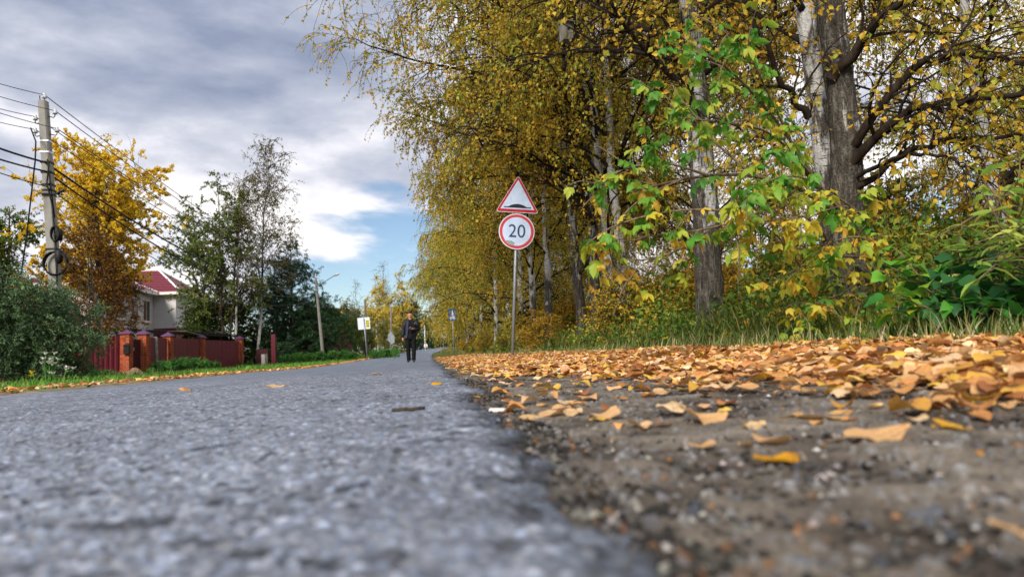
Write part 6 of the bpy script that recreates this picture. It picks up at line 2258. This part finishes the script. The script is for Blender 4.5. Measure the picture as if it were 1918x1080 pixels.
def joined_leaves(name, idx, pos, size, tilt, az, rng, label, cols, wts):
    Vs, Qs, Cs, off = [], [], [], 0
    kinds = rng.integers(0, 12, len(idx))
    for k_ in range(12):
        ii = idx[kinds == k_]
        V_, Q_ = LP[k_]
        v = V_[None] * size[ii][:, None, None]
        ca, sa = np.cos(tilt[ii, 0])[:, None], np.sin(tilt[ii, 0])[:, None]
        v = np.stack([v[..., 0], v[..., 1] * ca - v[..., 2] * sa, v[..., 1] * sa + v[..., 2] * ca], -1)
        ca, sa = np.cos(tilt[ii, 1])[:, None], np.sin(tilt[ii, 1])[:, None]
        v = np.stack([v[..., 0] * ca + v[..., 2] * sa, v[..., 1], -v[..., 0] * sa + v[..., 2] * ca], -1)
        ca, sa = np.cos(az[ii])[:, None], np.sin(az[ii])[:, None]
        v = np.stack([v[..., 0] * ca - v[..., 1] * sa, v[..., 0] * sa + v[..., 1] * ca, v[..., 2]], -1)
        v = v + pos[ii][:, None]
        nv = V_.shape[0]
        Vs.append(v.reshape(-1, 3))
        Qs.append((Q_[None] + (np.arange(len(ii)) * nv)[:, None, None]).reshape(-1, 4) + off)
        cc_ = palette(rng, len(ii), cols, wts, 0.25)
        Cs.append(np.repeat(cc_, nv, 0))
        off += len(ii) * nv
    o = link(name, mesh_np(name, np.concatenate(Vs), np.concatenate(Qs), mats=[M['litter']], cols=np.concatenate(Cs)))
    return tag(o, label, 'leaf litter', kind='stuff')


LC = ['9a6238', 'c0844c', 'd49c5c', 'dcb07c', 'e2c49c', 'dcb04c', '85583a']
joined_leaves('leaf_litter', rest, pos, size, tilt, az, rng, 'carpet of fallen orange leaves stretching along the right shoulder', LC, (1.3, 2, 2.6, 2.4, 1.8, 1.2, 0.8))
# leaves caught along the left edge
n = 1500
y = np.exp(rng.uniform(np.log(5), np.log(80), n))
x = -3.95 + bend(y) - np.abs(rng.normal(0, 0.32, n)) - 0.9 * rng.random(n) * np.exp(-((y - 7.5) / 2) ** 2)
posl = np.stack([x, y, terrain(x, y) + 0.02 + rng.random(n) * 0.03], -1)
joined_leaves('leaf_drift', np.arange(n), posl, rng.uniform(0.05, 0.09, n) * (1 + y / 60), rng.normal(0, 0.2, (n, 2)), rng.uniform(0, 6.28, n), rng, 'thin drift of fallen leaves along the left road edge', LC, (1.6, 2, 2.4, 2, 1.4, .8, 1))


def hit(px, py):
    v = FWD + RGT * ((px - CX) / F_PX) - UPV * ((py - CY) / F_PX)
    lo, hi = 0.1, 60.0
    for _ in range(60):
        m_ = (lo + hi) / 2
        p_ = CAM + v * m_
        ground_z = float(zroad(p_[1])) if p_[0] < float(edge(p_[1])) else float(terrain(p_[0], p_[1]))
        if p_[2] > ground_z:
            lo = m_
        else:
            hi = m_
    return CAM + v * lo, lo


def lay(me, px, py, wpx, label, rot=(0, 0, 0), dz=0.003, name='fallen_leaf', cat='leaf', group=None, lift=0.0):
    p_, d = hit(px, py)
    o = link(name, me, None, p_ + np.array([0, 0, dz + lift]), rot, wpx * d / F_PX)
    return tag(o, label, cat, group)


lay(LMy[0], 1458, 866, 95, 'bright yellow curled leaf alone on the dark sand', (0.05, 0.0, 0.5))
lay(LMp[1], 1000, 788, 62, 'pale tan leaf beside the white butt at the road edge', (0.1, 0, 0.1))
lay(LMp[0], 1540, 785, 118, 'big pale leaf lying flat at the front of the carpet', (0.0, 0.0, 0.15))
lay(LM[3], 1640, 828, 120, 'dull brown leaf in front of the carpet, right of centre', (0.2, -0.1, -0.1))
lay(LM[5], 1310, 793, 95, 'rusty curled leaf on bare sand left of the carpet', (0.5, 0.2, 0.4))
lay(LMy[1], 1790, 805, 80, 'orange-yellow leaf at the right front of the carpet', (0.25, 0.1, 0.3))
lay(LM[7], 1895, 1005, 110, 'blurred orange leaf at the lower right edge', (0.3, 0.1, 0.8))
lay(LMp[0], 515, 725, 36, 'curled pale leaf lying alone on the asphalt', (0.15, 0.05, 0.2))
lay(LM[8], 345, 734, 24, 'small brown leaf on the asphalt near the left verge', (0.2, 0.2, 0.6))
lay(LMy[2], 888, 744, 26, 'little yellow leaf on the crumbled asphalt edge', (0.1, 0.2, 0.6))
lay(LMy[3], 818, 721, 24, 'little yellow leaf on the asphalt near the leaf bank', (0.3, 0.1, 0.2))
lay(LM[1], 705, 703, 22, 'faint brown leaf on the asphalt before the man', (0.1, 0.1, 0.9))
lay(LM[9], 1400, 840, 40, 'small brown fragment beside the bright yellow leaf', (0.1, 0.3, 0.9))
lay(LMy[2], 1850, 860, 36, 'small yellow leaf fragment on the sand at far right', (0.4, 0.1, 0.2))
# twig and butt
p_, d = hit(765, 771)
tw = MB().tube([(-0.5, 0, 0), (-0.2, 0.03, 0.02), (0.1, -0.02, 0.01), (0.5, 0.04, 0.03)], [0.07, 0.075, 0.065, 0.05], 7).build('twig', M['bark'], None, p_ + np.array([0, 0, 0.005]), (0, 0, 0.05), smooth=True)
tw.scale = (62 * d / F_PX,) * 3
tag(tw, 'short brown twig lying on the asphalt', 'twig')
p_, d = hit(938, 773)
ct = empty('cigarette_butt', p_ + np.array([0, 0, 0.006]), -0.5)
ct.scale = (44 * d / F_PX,) * 3
MB().tube([(-0.5, 0, 0), (0.2, 0, 0)], 0.11, 10).build('paper', M['trim'], ct, smooth=True)
MB().tube([(0.202, 0, 0), (0.5, 0, 0)], 0.11, 10).build('filter', M['fallen_pale'], ct, smooth=True)
tag(ct, 'white cigarette butt lying on the broken road edge', 'cigarette butt')


# pebbles
def pebble_mesh(seed, mat):
    bm = bmesh.new()
    bmesh.ops.create_icosphere(bm, subdivisions=2, radius=0.5)
    r_ = random.Random(seed)
    ax_ = [Vector((r_.gauss(0, 1), r_.gauss(0, 1), r_.gauss(0, 1))).normalized() for _ in range(7)]
    for v in bm.verts:
        k_ = 1.0
        for a_ in ax_:
            k_ = min(k_, 0.40 / max(0.05, v.co.normalized().dot(a_)) if v.co.normalized().dot(a_) > 0.78 else 1.0)
        v.co = Vector((v.co.x, v.co.y * 0.8, v.co.z * 0.55)) * k_ * r_.uniform(0.95, 1.05)
    me = bpy.data.meshes.new('pebble')
    bm.to_mesh(me)
    bm.free()
    me.materials.append(mat)
    me.polygons.foreach_set('use_smooth', [True] * len(me.polygons))
    return me


def randstone(name, stops):
    mt, nt = newmat(name)
    oi = nt.n('ShaderNodeObjectInfo')
    t = nt.n('ShaderNodeTexCoord')
    n_ = nt.noise(t.outputs['Object'], 6, 6, 0.7)
    c = nt.ramp(oi.outputs['Random'], stops)
    c = nt.mix(1.0, c, nt.ramp(n_, [(0.3, (0.7, 0.7, 0.7, 1)), (0.7, (1.3, 1.3, 1.3, 1))]), 'MULTIPLY')
    finish(nt, c, 0.75, 0.3, 0, n_, 0.5, 0.05)
    return mt


M['stone'] = randstone('pebble_stone', [(0, lin('3a3d44')), (0.3, lin('565a62')), (0.55, lin('70707a')), (0.8, lin('7c7268')), (0.95, lin('9c968e')), (1, lin('c8c4be'))])
PB = [pebble_mesh(500 + i, M['stone']) for i in range(8)]
for px, py, w_, lab in ((1300, 958, 78, 'largest dark grey stone beside the broken asphalt edge'), (1432, 1020, 70, 'blue-grey stone in the lower middle of the sand'), (1735, 965, 92, 'flat grey stone on the sand at lower right'),
                        (1050, 748, 24, 'small white pebble behind the tan leaf'), (1360, 845, 40, 'white stone chip left of the yellow leaf'), (1620, 985, 50, 'pale splinter of stone at lower right'), (1780, 1000, 40, 'white pebble near the lower right corner'),
                        (1240, 935, 50, 'white stone chip against the largest dark stone'), (1520, 1062, 70, 'white stone chip at the bottom edge'), (1650, 1060, 60, 'blue-grey pebble at the bottom edge'), (1260, 760, 26, 'bluish pebble left of the leaf carpet')):
    lay(PB[hash(lab) % 8 if False else (px // 7) % 8], px, py, w_, lab, (0, 0, px * 0.37), 0.0, 'pebble', 'pebble', 'loose stones on the shoulder')
rng = np.random.default_rng(520)
n = 0
while n < 150:
    y_ = math.exp(rng.uniform(math.log(0.36), math.log(3.2)))
    x_ = float(edge(y_)) + rng.uniform(0.0, 0.75 * y_ + 0.2)
    sz = rng.uniform(0.005, 0.017) * (1 + 0.15 * y_)
    if rng.random() < 0.06:
        sz *= 1.5
    o = link('pebble', PB[rng.integers(8)], None, (x_, y_, float(terrain(x_, y_)) + 0.002), (rng.normal(0, .3), rng.normal(0, .3), rng.uniform(0, 6.28)), float(sz))
    tag(o, 'small loose pebble lying on the sandy shoulder', 'pebble', 'loose pebbles scattered on the shoulder')
    n += 1

# crumbs and grit: too many to count
rng = np.random.default_rng(530)
n = 5200
yg = np.exp(rng.uniform(np.log(0.3), np.log(4.5), n))
off_e = np.where(rng.random(n) < 0.4, np.abs(rng.normal(0.02, 0.035, n)), rng.uniform(0, 1, n) * (0.75 * yg + 0.2))
xg = edge(yg) + off_e
zg = terrain(xg, yg) + 0.002
szg = rng.uniform(0.0018, 0.0065, n) * (1 + 0.12 * yg) * np.where(off_e < 0.09, 1.4, 1.0)
OCT = np.array([[1, 0, 0], [-1, 0, 0], [0, 1, 0], [0, -1, 0], [0, 0, 0.7], [0, 0, -0.7]], float)
OF = np.array([[0, 2, 4], [2, 1, 4], [1, 3, 4], [3, 0, 4], [2, 0, 5], [1, 2, 5], [3, 1, 5], [0, 3, 5]])
jit = OCT[None] * rng.uniform(0.6, 1.3, (n, 6, 1)) * szg[:, None, None]
ag = rng.uniform(0, 6.28, n)
cg, sg_ = np.cos(ag)[:, None], np.sin(ag)[:, None]
jit = np.stack([jit[..., 0] * cg - jit[..., 1] * sg_, jit[..., 0] * sg_ + jit[..., 1] * cg, jit[..., 2]], -1)
Vg = jit + np.stack([xg, yg, zg], -1)[:, None]
Tg = (OF[None] + (np.arange(n) * 6)[:, None, None]).reshape(-1, 3)
cgv = palette(rng, n, ['2a2826', '3c3a38', '55504a', '6e6a68', '84807c', 'a8a29a', '7a5a40'], (3, 3, 2, 1.4, .7, 0.3, 1), 0.3)
cgv[off_e < 0.09] *= 0.55
mg, nt = newmat('grit_stone')
ga = nt.n('ShaderNodeAttribute', attribute_name='Col')
finish(nt, ga.outputs['Color'], 0.85, 0.2)
o = link('gravel', mesh_np('gravel', Vg.reshape(-1, 3), None, Tg, mats=[mg], cols=np.repeat(cgv, 6, 0), smooth=False))
tag(o, 'fine grit and asphalt crumbs on the sandy shoulder', 'gravel', kind='stuff')

# nest box high in the birches
nb_ = P(1060, 62, 9.2)
nbx = empty('nest_box', nb_ - np.array([0, 0, 0.12]), R(20))
MB().box((-0.07, -0.07, 0), (0.07, 0.07, 0.24)).build('box', M['wood_grey'], nbx)
MB().box((-0.09, -0.11, 0.242), (0.09, 0.09, 0.26)).build('roof', M['wood_grey'], nbx)
MB().tube([(0, -0.071, 0.15), (0, -0.074, 0.15)], 0.02, 10).build('entrance', M['black_rubber'], nbx)
MB().tube([(0, 0.085, -0.35), (0.01, 0.09, 0.5)], 0.03, 8).build('support_branch', M['twig'], nbx)
tag(nbx, 'grey wooden nest box high among the birch leaves', 'nest box')
